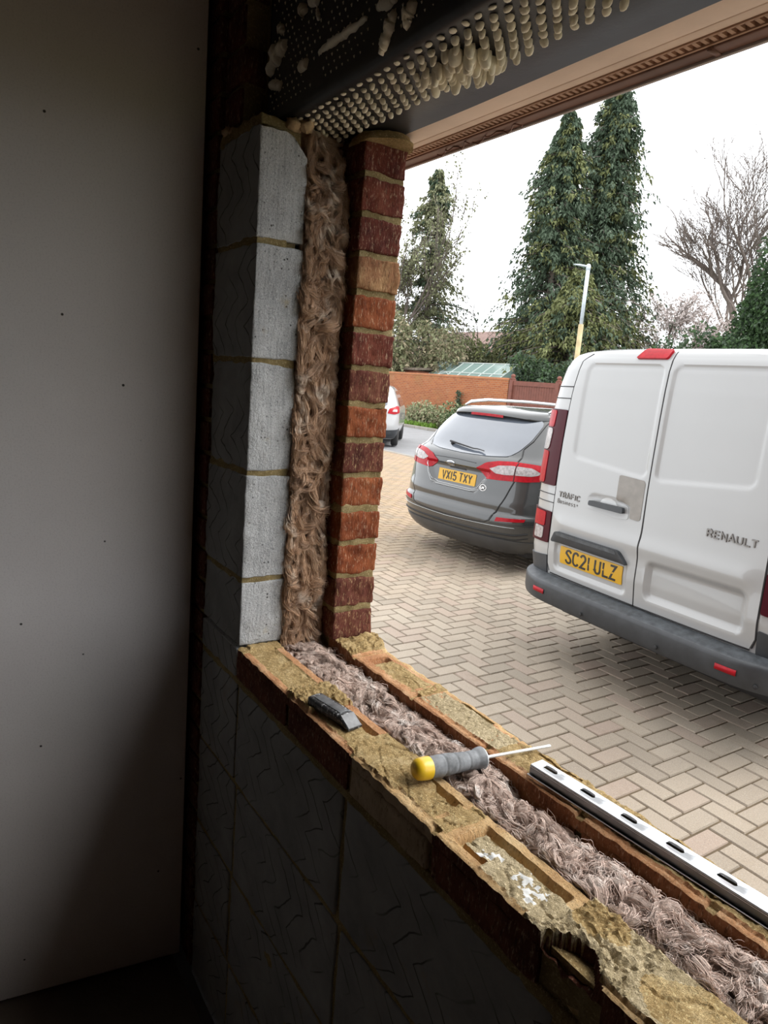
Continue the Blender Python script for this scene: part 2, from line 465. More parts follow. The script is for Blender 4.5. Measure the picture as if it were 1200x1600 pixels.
for i, (x0, x1, st) in enumerate(INNER):
    broken = i == 4
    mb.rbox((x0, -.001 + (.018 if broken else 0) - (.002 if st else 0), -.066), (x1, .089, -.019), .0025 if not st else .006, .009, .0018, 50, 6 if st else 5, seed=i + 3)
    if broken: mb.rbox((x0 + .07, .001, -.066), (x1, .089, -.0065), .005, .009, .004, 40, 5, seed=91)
mb.box(.0, 2.25, .006, .086, -.066, -.012, 2)
mb.box(1.49, 2.3, .0, .09, -.012, .002, 2)
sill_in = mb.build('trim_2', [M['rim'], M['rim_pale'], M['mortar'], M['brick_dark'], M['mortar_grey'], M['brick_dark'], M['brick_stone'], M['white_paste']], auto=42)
tag(sill_in, kind='structure')
# ================================================================ OUTER LEAF: brick pier and the sill course
mb = MB()
XB = .0476; Y0, Y1 = .199, .301
order = 'ccbbbcbcabdaaa'  # topmost courses in the darkest red, shade painted into their colour
for i in range(14):
    z0 = .006 + 75e-3 * i; z1 = z0 + .0635
    mi = {'a': 0, 'b': 1, 'c': 2, 'd': 9}[order[i]]
    dx = random.Random(i * 7).uniform(-.002, .002); dy = random.Random(i * 5).uniform(-.003, .003)
    mb.rbox((-.17, Y0 + dy, z0), (XB + dx, Y1 + dy, z1), .004, .006, .0034, 70, mi, seed=i + 30, skip=((0, 0),))
    if i < 13: mb.rbox((-.165, Y0 + .004, z1 - .003), (XB - .004, Y1 - .003, z1 + .015), .002, .008, .0025, 70, 3, seed=i)
mb.box(-.165, XB - .012, Y0 + .01, Y1 - .01, -.05, 1.05, 3)
for i in range(14):                         # the rest of the leaf, hidden behind the jamb
    mb.box(-1.2, -.172, Y0, Y1, .006 + .075 * i, .07 + .075 * i, i % 3)
mb.box(-1.2, -.17, Y0 + .008, Y1 - .008, 0, 1.05, 3)
# mortar cushion under the lintel, pushed out over the brick
def cushion(a, b):
    ca, sa = math.cos(a), math.sin(a)
    r = 1 + .07 * nz(ca, sa, b, 2.2)
    x = .02 + .078 * r * ca * (1 - .15 * b) + .0; y = .250 + .060 * r * sa * (1 - .1 * b)
    z = 1.050 - .013 * (1 - abs(b)) ** .5 * 0 - .016 * (1 - b)
    return (x + nz(x, y, b, 90) * .002, y, z + nz(x, y, b, 90) * .0015)
aa = [2 * PI * i / 72 for i in range(72)]
mb.grid(cushion, aa, [0, .2, .4, .6, .8, 1.0], 4, close=True)
mb.add([cushion(a, 0) for a in aa], [tuple(range(71, -1, -1))], 4)
# exterior leaf beyond the opening and below the sill
mb.box(XO, 3.9, Y0, Y1, GZ, 1.05, 0); mb.box(-1.2, 3.9, .205, .292, GZ, -.066, 0); mb.box(-1.2, 3.9, .275, .30, 1.13, 1.95, 0)
# sill course
OUT = [(.02, .128), (.138, .335), (.345, .54), (.55, .742), (.754, .938), (.952, 1.16), (1.17, 1.38), (1.39, 1.60), (1.61, 1.82), (1.83, 2.04), (2.05, 2.26)]
for i, (x0, x1) in enumerate(OUT):
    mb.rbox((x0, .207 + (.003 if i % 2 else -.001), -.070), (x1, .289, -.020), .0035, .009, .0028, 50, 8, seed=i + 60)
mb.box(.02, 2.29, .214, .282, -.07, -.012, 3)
def h_outer(x, y):
    """top of the outer leaf"""
    k = next((b for b in OUT if b[0] <= x <= b[1]), None)
    z = -.0010 + nz(x, y, 20, 60) * .0012 + nz(x, y, 4, 250) * .0007; m = 5
    jag = nz(x, y, 31, 38) * .006
    if k:
        d = min(x - k[0] - .02, k[1] - .02 - x, y - .226, .272 - y)
        if d > 0: z = -min(.013, d * 2.4) - .001; m = 5
    else: z = -.005; m = 4
    mort = None
    if x < .120 + jag * 2: mort = .006 * (1 - sst(.07, .13, x)) + .001 + .006 * max(0, nz(x, y, 3, 60)); cr = 3.2
    elif x < .185: mort = None
    elif x < .325 and .222 + jag * .4 < y < .276: mort = -.001
    elif .318 < x < .345 and y > .23 + jag: mort = .001
    elif .352 < x < .57 and .219 + jag * .3 < y < .276 + jag * .5: mort = .0015 + nz(x, y, 2, 15) * .002
    elif x >= .57 and y > .217 + jag * .5: mort = .0018 + nz(x, y, 2, 15) * .003
    slit = (.40 < x < .49 or .60 < x < .69 or .79 < x < .93) and abs(y - .2785 - jag * .35) < .0032
    if slit: return -.010, 4
    if mort is not None:
        c = nz(x * .55, y, 16, 24)
        zz = mort + crumbs(x, y, 3.0 if x < .13 else 1.1) - .003 * (1 - min(1, abs(c) * 22)) * (x > .2)
        if zz > z: return zz, (4 if not (.35 < x < .56) else 6)
    if y > .280: m = 7
    return z, m
xo = [.022 + i * DX for i in range(int(1.5 / DX))]
YO0, YO1 = .207, .292
ny = int((YO1 - YO0) / DY) + 1
vs = []; hh = {}
for j in range(ny + 2):
    for i, x in enumerate(xo):
        jj = min(max(j - 1, 0), ny - 1); t = jj / (ny - 1); y = YO0 + (YO1 - YO0) * t
        e0 = nz(x, 9, 2, 45) * .003; e1 = nz(x, 13, 2, 30) * .007 + (.022 * (1 - sst(.05, .16, x)))
        z, m = h_outer(x, y)
        yy = y + e0 * (1 - t) ** 3 + e1 * t ** 3
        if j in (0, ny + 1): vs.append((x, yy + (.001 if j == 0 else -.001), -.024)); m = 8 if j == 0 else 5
        else: vs.append((x, yy, z - (.002 if jj in (0, ny - 1) else 0) - .004 * t ** 6 * (x > .5)))
        hh[(i, j)] = m
n = len(xo); fs = []; mm = []
for j in range(ny + 1):
    for i in range(n - 1):
        fs.append((j * n + i, j * n + i + 1, (j + 1) * n + i + 1, (j + 1) * n + i)); mm.append(hh[(i, j)])
mb.add(vs, fs, mm)
# a loose skirt of mortar along the outside foot of the course
mb.rbox((.03, .285, -.05), (2.2, .300, -.012), .004, .01, .006, 30, 4, seed=8)
outer = mb.build('wall_outer', [M['brick_a'], M['brick_b'], M['brick_c'], M['mortar_joint'], M['mortar'], M['rim'], M['mortar_grey'], M['rim_pale'], M['rim_side'], M['brick_d']], auto=45)
tag(outer, kind='structure')

# ================================================================ STEEL LINTEL with foam pressed through its holes
M['lintel'] = simple('black_painted_steel', (.022, .023, .026), .42, spec=.5, var=.4, vs=12, bump=.25, bs=18, bd=.004)
M['foam'] = simple('cream_expanding_foam', (.92, .86, .70), .75, var=.1, vs=30, bump=.3, bs=200, bd=.002)
M['hole'] = simple('dark_hole', (.006, .006, .006), .9)
lint = empty('steel_lintel', (.9, .15, 1.052), label='black perforated steel lintel oozing cream foam, spanning the top of the opening', cat='lintel')
def put(o, p):
    """parent o to p while its mesh keeps its place"""
    bpy.context.view_layer.update()
    o.parent = p; o.matrix_parent_inverse = Matrix.LocRotScale(p.location, p.rotation_euler.to_quaternion(), None).inverted(); return o
LX0, LX1 = -.105, 2.45
LY0, LY1, LZ = .056, .270, 1.052
mb = MB()
prof = [(LY0 + .003, 1.90), (LY0 + .002, 1.30), (LY0, 1.10), (LY0, LZ + .020), (LY0 + .001, LZ + .010), (LY0 + .004, LZ + .004), (LY0 + .010, LZ + .0005), (LY0 + .018, LZ), (.12, LZ), (.19, LZ), (LY1 - .002, LZ), (LY1, LZ + .002), (LY1, LZ + .006)]
def lf(i, x):
    y, z = prof[int(i)]; return (x, y, z + .0015 * nz(x, y, 0, 5))
mb.grid(lf, list(range(len(prof))), [LX0 + (LX1 - LX0) * i / 120 for i in range(121)], 0)
mb.add([(LX0, LY0, 1.90), (LX0, LY0, LZ), (LX0, LY1, LZ), (LX0, LY1, 1.90)], [(0, 1, 2, 3)])
put(mb.build('web_and_flange', M['lintel'], auto=50), lint)
rnd = random.Random(11)
mb = MB()
def plug(mb, x, y, z, rx, ry, dz, lean, n=8):
    """one drop of foam squeezed down out of a hole"""
    ang = [PI * 2 * i / n for i in range(n)]
    k1, k2 = rnd.uniform(.85, 1.15), rnd.uniform(0, 6)
    def g(a, b):
        s_ = (1, 1.08, 1.0, .72, .30)[int(b)]; h = (-.001, .25, .6, .9, 1.0)[int(b)]
        w = 1 + .12 * math.sin(2 * a + k2)
        return (x + rx * s_ * math.cos(a) * w + lean[0] * h, y + ry * s_ * math.sin(a) * k1 + lean[1] * h, z - dz * h)
    mb.grid(g, ang, [0, 1, 2, 3, 4], 0, close=True)
    mb.add([g(a, 4) for a in ang], [tuple(range(n))], 0)
PX, PY = .0268, .0152
mh = MB()
for r in range(8):
    y = .0775 + r * PY
    i = 0
    x = -.0488 + (PX / 2 if r % 2 else 0)
    while x < 1.5:
        lim = 8 if x < .70 else 6
        if r < lim and not (x > .72 and rnd.random() < .0):
            big = math.exp(-((x - .41) / .085) ** 2) + .05 * (x > .3)
            big *= sst(0, 5, r)
            dz = .0045 + .003 * rnd.random() + (.008 + .014 * rnd.random()) * big + (.003 * rnd.random() if x > .1 and r > 0 else 0)
            if r == 0: dz = .003
            s_ = 1 + .35 * big * rnd.random()
            plug(mb, x + rnd.uniform(-.0007, .0007), y, LZ - .0005, .0066 * s_ * rnd.uniform(.85, 1.08), .0043 * s_, dz, (rnd.uniform(-.002, .003), rnd.uniform(-.001, .003)))
        x += PX
for q in range(30):                         # merged lumps
    x = rnd.gauss(.42, .05); y = LY0 + rnd.uniform(.055, .125)
    plug(mb, x, y, LZ - .004, rnd.uniform(.006, .010), rnd.uniform(.005, .008), rnd.uniform(.014, .028), (rnd.uniform(-.004, .006), rnd.uniform(-.003, .006)), 10)
# dots and smears on the upright face
for r in range(26):
    z = LZ + .030 + r * .0135
    x = -.09 + (.0095 if r % 2 else 0)
    while x < 1.25:
        if nz(x, z, 3, 14) > -.12 or rnd.random() < .4:
            s_ = rnd.uniform(.5, 1.2) * .0022
            vs = [(x + s_ * .8 * math.cos(a), LY0 - .0002, z + s_ * 1.4 * math.sin(a)) for a in [PI * i / 3 for i in range(6)]]
            vs.append((x, LY0 - .0025, z))
            mb.add(vs, [(i, 6, (i + 1) % 6) for i in range(6)], 0)
        x += .019
def smear(pts, w):
    """lump of foam spread on the upright face: pts (x, z), w half width"""
    path = []
    for a, b in zip(pts, pts[1:]):
        for k in range(10): path.append((a[0] + (b[0] - a[0]) * k / 10, LY0 - .001, a[1] + (b[1] - a[1]) * k / 10))
    path.append((pts[-1][0], LY0 - .001, pts[-1][1]))
    k = len(path)
    mb.tube([(x + nz(i, w * 99, 1, .4) * w * .5, y, z + nz(i, w * 77, 5, .4) * w * .5) for i, (x, y, z) in enumerate(path)], [w * (.35 + .75 * math.sin(PI * min(1, (i + .8) / (k + .6))) ** .6) * (1 + .45 * nz(i, w * 50, 0, .6)) for i in range(k)], 8, 0, flat=1)
def onweb(u, v):
    d = Vector(CR[0]) * ((u - 600) / 1090.24) + Vector(CR[1]) * ((v - 800) / 1090.24) + Vector(CR[2])
    t = (LY0 - CAM.y) / d.y; p = CAM + d * t; return (p.x, p.z)
for pts, w in (([(472, 15), (478, 22)], .010), ([(438, 42), (443, 52)], .008), ([(448, 68), (436, 88), (424, 108)], .015), ([(424, 133), (441, 136)], .009), ([(470, 108), (482, 100)], .009),
               ([(500, 82), (520, 68), (545, 50), (574, 29)], .0065), ([(497, 14), (499, 32)], .004), ([(618, 18), (612, 40), (605, 62), (596, 84)], .009), ([(592, 12), (608, 6), (622, -6)], .008), ([(648, 4), (642, 24), (638, 36)], .010), ([(486, 4), (500, 1)], .009)):
    smear([onweb(*p) for p in pts], w)
foam = put(mb.build('expanding_foam', M['foam'], merge=0), lint); foam['kind'] = 'stuff'; foam['label'] = 'cream foam drops pushed through the holes'
# foam crumbs on top of the jamb blocks
mb = MB()
for (x, y, z, r) in ((-.196, .012, 1.055, .016), (-.168, .012, 1.05, .012), (-.02, .075, 1.045, .022), (.0, .092, 1.043, .017), (-.035, .09, 1.055, .016), (-.135, .05, 1.05, .016)):
    sd = rnd.random() * 9
    mb.grid(lambda a, b: (x + r * (1 + .5 * nz(math.cos(a), math.sin(a), b + sd, 1.3) + .4 * nz(math.cos(a), math.sin(a), b + sd, 4)) * math.cos(a) * math.sin(b), y + r * .8 * math.sin(a) * math.sin(b) * (1 + .5 * nz(math.cos(a), b, sd, 1.4) + .35 * nz(math.cos(a), math.sin(a), b + sd, 4)), z + r * .75 * math.cos(b) * (1 + .4 * nz(math.cos(a), b, sd, 3))), [i * PI / 9 for i in range(18)], [i * PI / 10 for i in range(11)], 0, close=True)
M['foam_old'] = simple('tan_foam_crumb', (.55, .40, .24), .85, var=.3, vs=60, bump=.6, bs=150, bd=.004)
tag(mb.build('foam_crumbs', M['foam_old']), 'tan foam lumps squashed between the jamb blocks and the steel beam', 'foam', kind='stuff')

# ================================================================ SOFFIT AND FASCIA outside the lintel
M['soffit'] = simple('pinkish_soffit_board', (.88, .70, .58), .6, var=.1, vs=6, bump=.2, bs=60)
M['vent'] = simple('brown_vent_strip', (.52, .33, .23), .6)
M['fascia'] = simple('brown_fascia', (.20, .10, .07), .45, var=.3, vs=9)
mb = MB()
SZ = 1.056
mb.rbox((-1.2, .2715, SZ), (2.9, .317, SZ + .012), .002, .4)
mb.rbox((-1.2, .3195, SZ + .001), (2.9, .338, SZ + .012), .002, .4)
mb.box(-1.2, 2.9, .27, .39, SZ + .010, SZ + .016)
o = mb.build('trim_3', M['soffit']); tag(o, kind='structure')
mb = MB()
mb.box(-1.2, 2.9, .338, .341, SZ - .001, SZ + .012); mb.box(-1.2, 2.9, .356, .360, SZ - .003, SZ + .012)
x = -1.19
while x < 2.9:
    mb.box(x, x + .006, .340, .357, SZ - .001, SZ + .009); x += .0125
tag(mb.build('trim_4', M['vent'], smooth=False), kind='structure')
mb = MB()
mb.rbox((-1.2, .360, SZ - .006), (2.9, .389, SZ + .95), .003, .4, 0)
mb.rbox((-1.2, .383, SZ - .010), (2.9, .390, SZ + .95), .002, .4, 0, mi=1)
for (xa, xb, yy) in ((.05, .16, .37), (.16, .30, .372)):
    mb.tube([(xa + (xb - xa) * i / 12, yy + .006 * math.sin(i), SZ - .010 - .004 * math.sin(i * 1.7)) for i in range(13)], .0014, 5, 0)
mb.box(.66, .668, .36, .39, SZ - .008, SZ)
M['fascia_edge'] = simple('pale_fascia_edge', (.48, .43, .41), .5)
tag(mb.build('trim_5', [M['fascia'], M['fascia_edge']]), kind='structure')
mb = MB(); mb.box(-1.3, 4.0, -4.1, .42, 2.02, 2.12)   # flat roof
tag(mb.build('roof', simple('roof_tiles', (.14, .08, .06), .8, bump=.5, bs=12), smooth=False), kind='structure')

# ================================================================ MINERAL WOOL
def wool_mat(name, c0, c1, c2, c3):
    t = NT(name)
    uv = t.coord('UV', (1, 1, 1)); co = t.coord()
    st = t.coord('UV', (1.2, 26, 1))
    f = t.noise(1.0, 6, .72, st, .6); g = t.noise(28, 5, .7, co)
    b = t.ramp(f, [(.25, c0), (.42, c1), (.58, c2), (.78, c3)])
    b = t.mix(t.ramp(g, [(.35, .75), (.6, 0.)]), b, c1)
    b = t.mix(t.ramp(t.noise(17, 3, .6, co), [(.56, 0.), (.68, .85)]), b, c3)
    t.col(b); t.set(Roughness=.95, Specular_IOR_Level=.15, Sheen_Weight=.35)
    n = t.bump(f, .9, .006)
    t.bump(t.noise(1.0, 5, .8, t.coord('UV', (8, 130, 1))), .8, .003, n)
    return t.m
M['wool_sill'] = wool_mat('pinkish_grey_wool', (.32, .20, .16), (.64, .47, .39), (.84, .68, .59), (.97, .90, .84))
M['wool_jamb'] = wool_mat('brown_wool', (.14, .065, .035), (.42, .24, .135), (.72, .48, .31), (1.0, .88, .74))  # dark end puts crease shade into the colour, pale end highlights and fluff
rnd = random.Random(23)
class Wool(MB):
    def __init__(s): super().__init__(); s.uvs = []; s.paths = []; s.fib = None
    def lock(s, path, rad, n=9, flat=.7):
        k = len(path); ph = rnd.uniform(0, 40)
        ridge = [nz(j * 1.7, ph, 0, 1) * .34 for j in range(n)]
        b = len(s.f)
        s.tube(path, rad, n, 0, True, flat, ridge)
        L = 0; us = [0]
        for i in range(1, k): L += (Vector(path[i]) - Vector(path[i - 1])).length; us.append(L * 22)
        for i in range(k - 1):
            for j in range(n):
                u0, u1 = us[i] + ph, us[i + 1] + ph; v0, v1 = j / n + ph, (j + 1) / n + ph
                s.uvs.append([(u0, v0), (u0, v1), (u1, v1), (u1, v0)])
        s.uvs.append([(ph, ph)] * n); s.uvs.append([(ph, ph)] * n)
        s.paths.append((np.array([tuple(p) for p in path]), np.array(rad if hasattr(rad, '__len__') else [rad] * k), flat))
    def fibres(s, per, r0=.00045, seed=1, twist=2.2, fuzz=.0012):
        """fine strands laid round every lock, collected as arrays"""
        rg = np.random.default_rng(seed); V = []; F = []; UV = []; base = 0
        for P, R, fl in s.paths:
            if R.max() < .001: continue
            k = len(P); T = np.gradient(P, axis=0); T /= np.linalg.norm(T, axis=1)[:, None] + 1e-9
            up = np.array([.31, .23, .92]); A = np.cross(T, up); A /= np.linalg.norm(A, axis=1)[:, None] + 1e-6; B = np.cross(T, A)
            m = int(per * (.6 + R.max() / .008))
            for q in range(m):
                a = rg.uniform(0, 2 * PI) + np.linspace(0, 1, k) * rg.normal(0, twist) ; rr_ = R * rg.uniform(.95, 1.18) + np.abs(np.cumsum(rg.normal(0, fuzz, k))) * rg.uniform(0, 1.) * .6
                C = P + A * (np.cos(a) * rr_)[:, None] + B * (np.sin(a) * rr_ * (fl if fl < 1 else 1))[:, None] + np.cumsum(rg.normal(0, .0003, (k, 3)), axis=0)
                w = r0 * rg.uniform(.6, 1.6) * np.sin(np.linspace(.12, PI - .12, k)) ** .5
                for j in range(3):
                    an = 2 * PI * j / 3; V.append(C + A * (w * math.cos(an))[:, None] + B * (w * math.sin(an))[:, None])
                i = np.arange(k - 1)
                for j in range(3):
                    a0, a1 = base + j * k, base + ((j + 1) % 3) * k
                    F.append(np.stack([a0 + i, a1 + i, a1 + i + 1, a0 + i + 1], 1))
                u0, v0 = rg.uniform(0, 60), rg.uniform(0, 60)
                UV.append(np.tile(np.stack([u0 + i * .03, v0 + 0 * i], 1)[:, None, :], (1, 4, 1))); UV.append(UV[-1]); UV.append(UV[-1]); base += 3 * k
        s.fib = (np.concatenate(V), np.concatenate(F), np.concatenate(UV).reshape(-1, 2))
    def sheet(s, fn, us, vs_):
        s.grid(fn, us, vs_); nu, nv = len(us), len(vs_)
        for j in range(nv - 1):
            for i in range(nu - 1): s.uvs.append([(us[a] * 20, vs_[b] * 6) for a, b in ((i, j), (i + 1, j), (i + 1, j + 1), (i, j + 1))])
    def done(s, name, mat):
        flat = np.array([c for q in s.uvs for p in q for c in p], dtype=float)
        if s.fib:
            V, F, UV = s.fib; b = len(s.v); s.v = [tuple(p) for p in s.v] + V.tolist(); s.f += [tuple(f) for f in (F + b).tolist()]; s.m += [0] * len(F)
            flat = np.concatenate([flat, UV.reshape(-1)])
        o = s.build(name, mat); lay = o.data.uv_layers.new(name='UVMap')
        lay.data.foreach_set('uv', flat); return o

def curl(p0, d, L, k, wig, loop, bound):
    """a wandering path that starts at p0 towards d"""
    p = Vector(p0); d = Vector(d).normalized(); out = [p.copy()]; sd = rnd.uniform(0, 99)
    ax = Vector((rnd.gauss(0, 1), rnd.gauss(0, 1), rnd.gauss(0, 1))).normalized()
    for i in range(k):
        q = Vector((nz(sd, i * .35), nz(sd + 9, i * .35), nz(sd + 18, i * .35))) * wig
        d = (d + q + ax.cross(d) * loop).normalized(); p = bound(p + d * (L / k)); out.append(p.copy())
    return out
# -- lying in the cavity under the sill line
def ztop(x, y):
    a = -.016 + .014 * nz(x, y, 3, 22) + .006 * nz(x, y, 7, 60)
    a -= .020 * sst(.155, .203, y)
    if x > .5: a += .006
    if .62 < x < .96: a -= .025 * sst(.150, .19, y) * (.4 + .6 * max(0, math.sin((x - .6) * 18)))
    return a
w = Wool()
w.sheet(lambda x, y: (x, y, ztop(x, y) - .012), [-.03 + i * .006 for i in range(300)], [.088 + i * .0061 for i in range(20)])
def bs(p):
    p = p.copy(); p.y = min(max(p.y, .097), .200); t = ztop(p.x, p.y)
    p.z = min(max(p.z, t - .016), t + .012); return p
for q in range(1500):
    x = rnd.uniform(-.02, 1.35); y = rnd.uniform(.098, .20)
    th = rnd.gauss(-.25, .75) + (PI if rnd.random() < .5 else 0)
    r = rnd.uniform(.0014, .0042) * (1 if q > 260 else 1.8)
    L = rnd.uniform(.03, .085); k = 15
    pth = curl((x, y, ztop(x, y) + rnd.uniform(-.008, .006)), (math.cos(th), math.sin(th) * .8, rnd.uniform(-.2, .3)), L, k, .75, rnd.uniform(-.5, .5), bs)
    w.lock(pth, [r * (.25 + math.sin(PI * (i + .5) / (k + 1)) ** .7) * (1 + .35 * nz(i, q, 0, .7)) for i in range(k + 1)])
for q in range(1300):                       # loose hairs
    x = rnd.uniform(0, 1.3); y = rnd.uniform(.10, .20); th = rnd.uniform(0, 2 * PI)
    pth = curl((x, y, ztop(x, y) + .008), (math.cos(th), math.sin(th), rnd.uniform(-.1, .6)), rnd.uniform(.02, .05), 9, .8, rnd.uniform(-.5, .5), lambda p: Vector((p.x, min(max(p.y, .093), .205), min(max(p.z, ztop(p.x, p.y) - .002), ztop(p.x, p.y) + .020))))
    w.lock(pth, .00033, 3, 1)
w.fibres(13, r0=.00032, seed=3, fuzz=.0022)
o = w.done('mineral_wool', M['wool_sill'])
tag(o, 'pinkish grey mineral wool lying in the cavity between the two rows of sill bricks', 'insulation', kind='stuff')
# -- standing in the cavity of the jamb
def xfront(y, z):
    a = -.002 + .013 * nz(y, z, 3, 20) + .008 * nz(y, z, 9, 55)
    a -= .022 * sst(.176, .200, y + .012 * nz(z, 0, 0, 9)) + .022 * sst(.93, 1.0, z)
    return a
w = Wool()
w.sheet(lambda y, z: (xfront(y, z) - .012, y, z), [.096 + i * .006 for i in range(19)], [-.03 + i * .006 for i in range(181)])
def bj(p):
    p = p.copy(); p.y = min(max(p.y, .104), .194); t = xfront(p.y, p.z)
    p.x = min(max(p.x, t - .014), t + .014); p.z = min(p.z, 1.046); return p
for q in range(1050):
    z = rnd.uniform(-.03, 1.04); y = rnd.uniform(.105, .195)
    th = rnd.gauss(-PI / 2, .38)
    r = rnd.uniform(.0018, .0058) * (2.1 if q < 130 else 1)
    L = rnd.uniform(.05, .17); k = 19
    pth = curl((xfront(y, z) + rnd.uniform(-.006, .005), y, z), (rnd.uniform(-.2, .2), math.cos(th), math.sin(th)), L, k, .42, rnd.uniform(-.13, .13), bj)
    w.lock(pth, [r * (.25 + math.sin(PI * (i + .5) / (k + 1)) ** .7) * (1 + .35 * nz(i, q, 0, .7)) for i in range(k + 1)])
for q in range(800):
    z = rnd.uniform(0, 1.04); y = rnd.uniform(.108, .19); th = rnd.uniform(0, 2 * PI)
    pth = curl((xfront(y, z) + .008, y, z), (.3, math.cos(th), math.sin(th)), rnd.uniform(.02, .05), 9, .7, rnd.uniform(-.5, .5), lambda p: Vector((min(max(p.x, xfront(p.y, p.z)), xfront(p.y, p.z) + .018), min(max(p.y, .103), .194), p.z)))
    w.lock(pth, .00033, 3, 1)
w.fibres(17, r0=.00034, seed=4, twist=1.6, fuzz=.0018)
o = w.done('mineral_wool', M['wool_jamb'])
tag(o, 'brown mineral wool standing in the upright cavity between the grey blocks and the brick pier', 'insulation', kind='stuff')

# ================================================================ THINGS ON THE SILL
# ---- screwdriver lying across the cavity
M['yellow'] = simple('yellow_plastic', (.78, .50, .02), .38, spec=.5, var=.06, vs=60, coat=.2)
M['grey_rubber'] = simple('dusty_grey_rubber', (.17, .18, .19), .6, var=.55, vs=45, bump=.35, bs=160, bd=.001)
M['steel_dusty'] = simple('dusty_steel_shaft', (.66, .66, .64), .45, metal=.45, var=.2, vs=90)
M['collar'] = simple('pale_collar', (.50, .51, .50), .5, var=.2, vs=50)
A, T = Vector((.5800, .050, .0215)), Vector((.5975, .3080, .0060))
Sd = empty('screwdriver', (A.x, A.y, 0), label='screwdriver with grey grip and yellow end cap lying across the wool cavity', cat='screwdriver')
ax = (T - A).normalized()
m_ = MB(); m_.lathe([(-.0125, .001), (-.0120, .0065), (-.010, .0115), (-.006, .0150), (.0, .0163), (.008, .0168), (.0150, .0166), (.0152, .014)], A, T, 36)
put(m_.build('end_cap', M['yellow'], auto=60), Sd)
m_ = MB(); pr_ = []
for i in range(61):
    t = i / 60; r = .0152 + .0012 * math.cos((t - .25) * 6.5)
    for c in (.24, .46, .70): r -= .0013 * math.exp(-((t - c) / .014) ** 2)
    if t > .86: r += .0025 * math.sin((t - .86) / .14 * PI * .6)
    pr_.append((.0150 + t * .098, r))
m_.lathe(pr_, A, T, 36); put(m_.build('grip', M['grey_rubber']), Sd)
m_ = MB(); m_.lathe([(.1125, .0168), (.1150, .0166), (.1165, .0150), (.1172, .004)], A, T, 36); put(m_.build('collar', M['collar'], auto=50), Sd)
m_ = MB(); m_.lathe([(.117, .0030), (.120, .0026), ((T - A).length - .012, .0025), ((T - A).length - .003, .0030), ((T - A).length, .0012)], A, T, 12); put(m_.build('shaft', M['steel_dusty']), Sd)

# ---- black hammer-wedge shaped scraper on the mortar
M['black_tool'] = simple('scuffed_black_plastic', (.022, .023, .025), .38, var=.5, vs=60, bump=.5, bs=130, bd=.0015, coat=.15)
_m = M['black_tool'].node_tree; _b = next(n for n in _m.nodes if n.type == 'BSDF_PRINCIPLED'); _s = _b.inputs['Base Color'].links[0].from_socket
_t = NT('scuff_tmp'); _n = _m.nodes.new('ShaderNodeTexNoise'); _n.inputs['Scale'].default_value = 190; _n.inputs['Detail'].default_value = 4; _r = _m.nodes.new('ShaderNodeValToRGB'); _r.color_ramp.elements[0].position = .56; _r.color_ramp.elements[1].position = .66; _x = _m.nodes.new('ShaderNodeMix'); _x.data_type = 'RGBA'; _x.inputs[7].default_value = (.34, .35, .36, 1)
_c = _m.nodes.new('ShaderNodeTexCoord'); _m.links.new(_c.outputs['Object'], _n.inputs['Vector']); _m.links.new(_n.outputs['Fac'], _r.inputs[0]); _m.links.new(_r.outputs[0], _x.inputs[0]); _m.links.new(_s, _x.inputs[6]); _m.links.new(_x.outputs[2], _b.inputs['Base Color']); bpy.data.materials.remove(_t.m)
M['tool_face'] = simple('worn_grey_chamfer', (.11, .115, .12), .35, var=.4, vs=70, bump=.3, bs=150, bd=.001)
Kn = empty('plastering_wedge', (.352, .033, .004), math.radians(9.5), label='black scuffed wedge-shaped hand tool lying on the inner row of sill bricks', cat='hand tool')
m_ = MB()
LX, WY, HZ = .058, .0155, .0185
def tool(u, v):
    # u along, v round the section
    x = -LX + 2 * LX * u
    w = WY * (1 + .06 * math.sin(u * PI)); h = HZ
    if u > .80: h = HZ * (1 - (u - .80) / .20 * .80)
    if u < .06: k = (u / .06); w *= .72 + .28 * k ** .5; h *= .75 + .25 * k ** .5
    a = 2 * PI * v; c, s_ = math.cos(a), math.sin(a)
    n_ = 4.5
    Y = w * math.copysign(abs(c) ** (2 / n_), c); Z = h * .5 * (1 + math.copysign(abs(s_) ** (2 / n_), s_))
    if Z > h * .7 and u < .80 and abs(Y) < w * .7: Z -= .0011 * (math.sin(u * 95) > .1)
    return (x, Y, Z)
us = [i / 70 for i in range(71)]; vv = [i / 40 for i in range(40)]
m_.grid(lambda v, u: tool(u, v), vv, us, 0, close=True)
m_.add([tool(0, v) for v in vv], [tuple(range(39, -1, -1))]); m_.add([tool(1, v) for v in vv], [tuple(range(40))])
o = m_.build('body', M['black_tool'], Kn, auto=40)
m_ = MB()
c_ = lambda u, y, dz: (-LX + 2 * LX * u, y, HZ * (1 - (u - .80) / .20 * .80) + dz)
q = [c_(.81, -.0135, .0004), c_(.995, -.0135, .0004), c_(.995, .0135, .0004), c_(.81, .0135, .0004)]
m_.add(q + [(x, y, z - .003) for x, y, z in q], [(0, 1, 2, 3), (0, 4, 5, 1), (1, 5, 6, 2), (2, 6, 7, 3), (3, 7, 4, 0)])
m_.build('bevelled_tip', M['tool_face'], Kn, smooth=False)
m_ = MB(); m_.rbox((-.045, -.009, .0172), (.028, .009, .0193), .001, .01, .0006, 200, 0); m_.build('top_label', M['tool_face'], Kn)

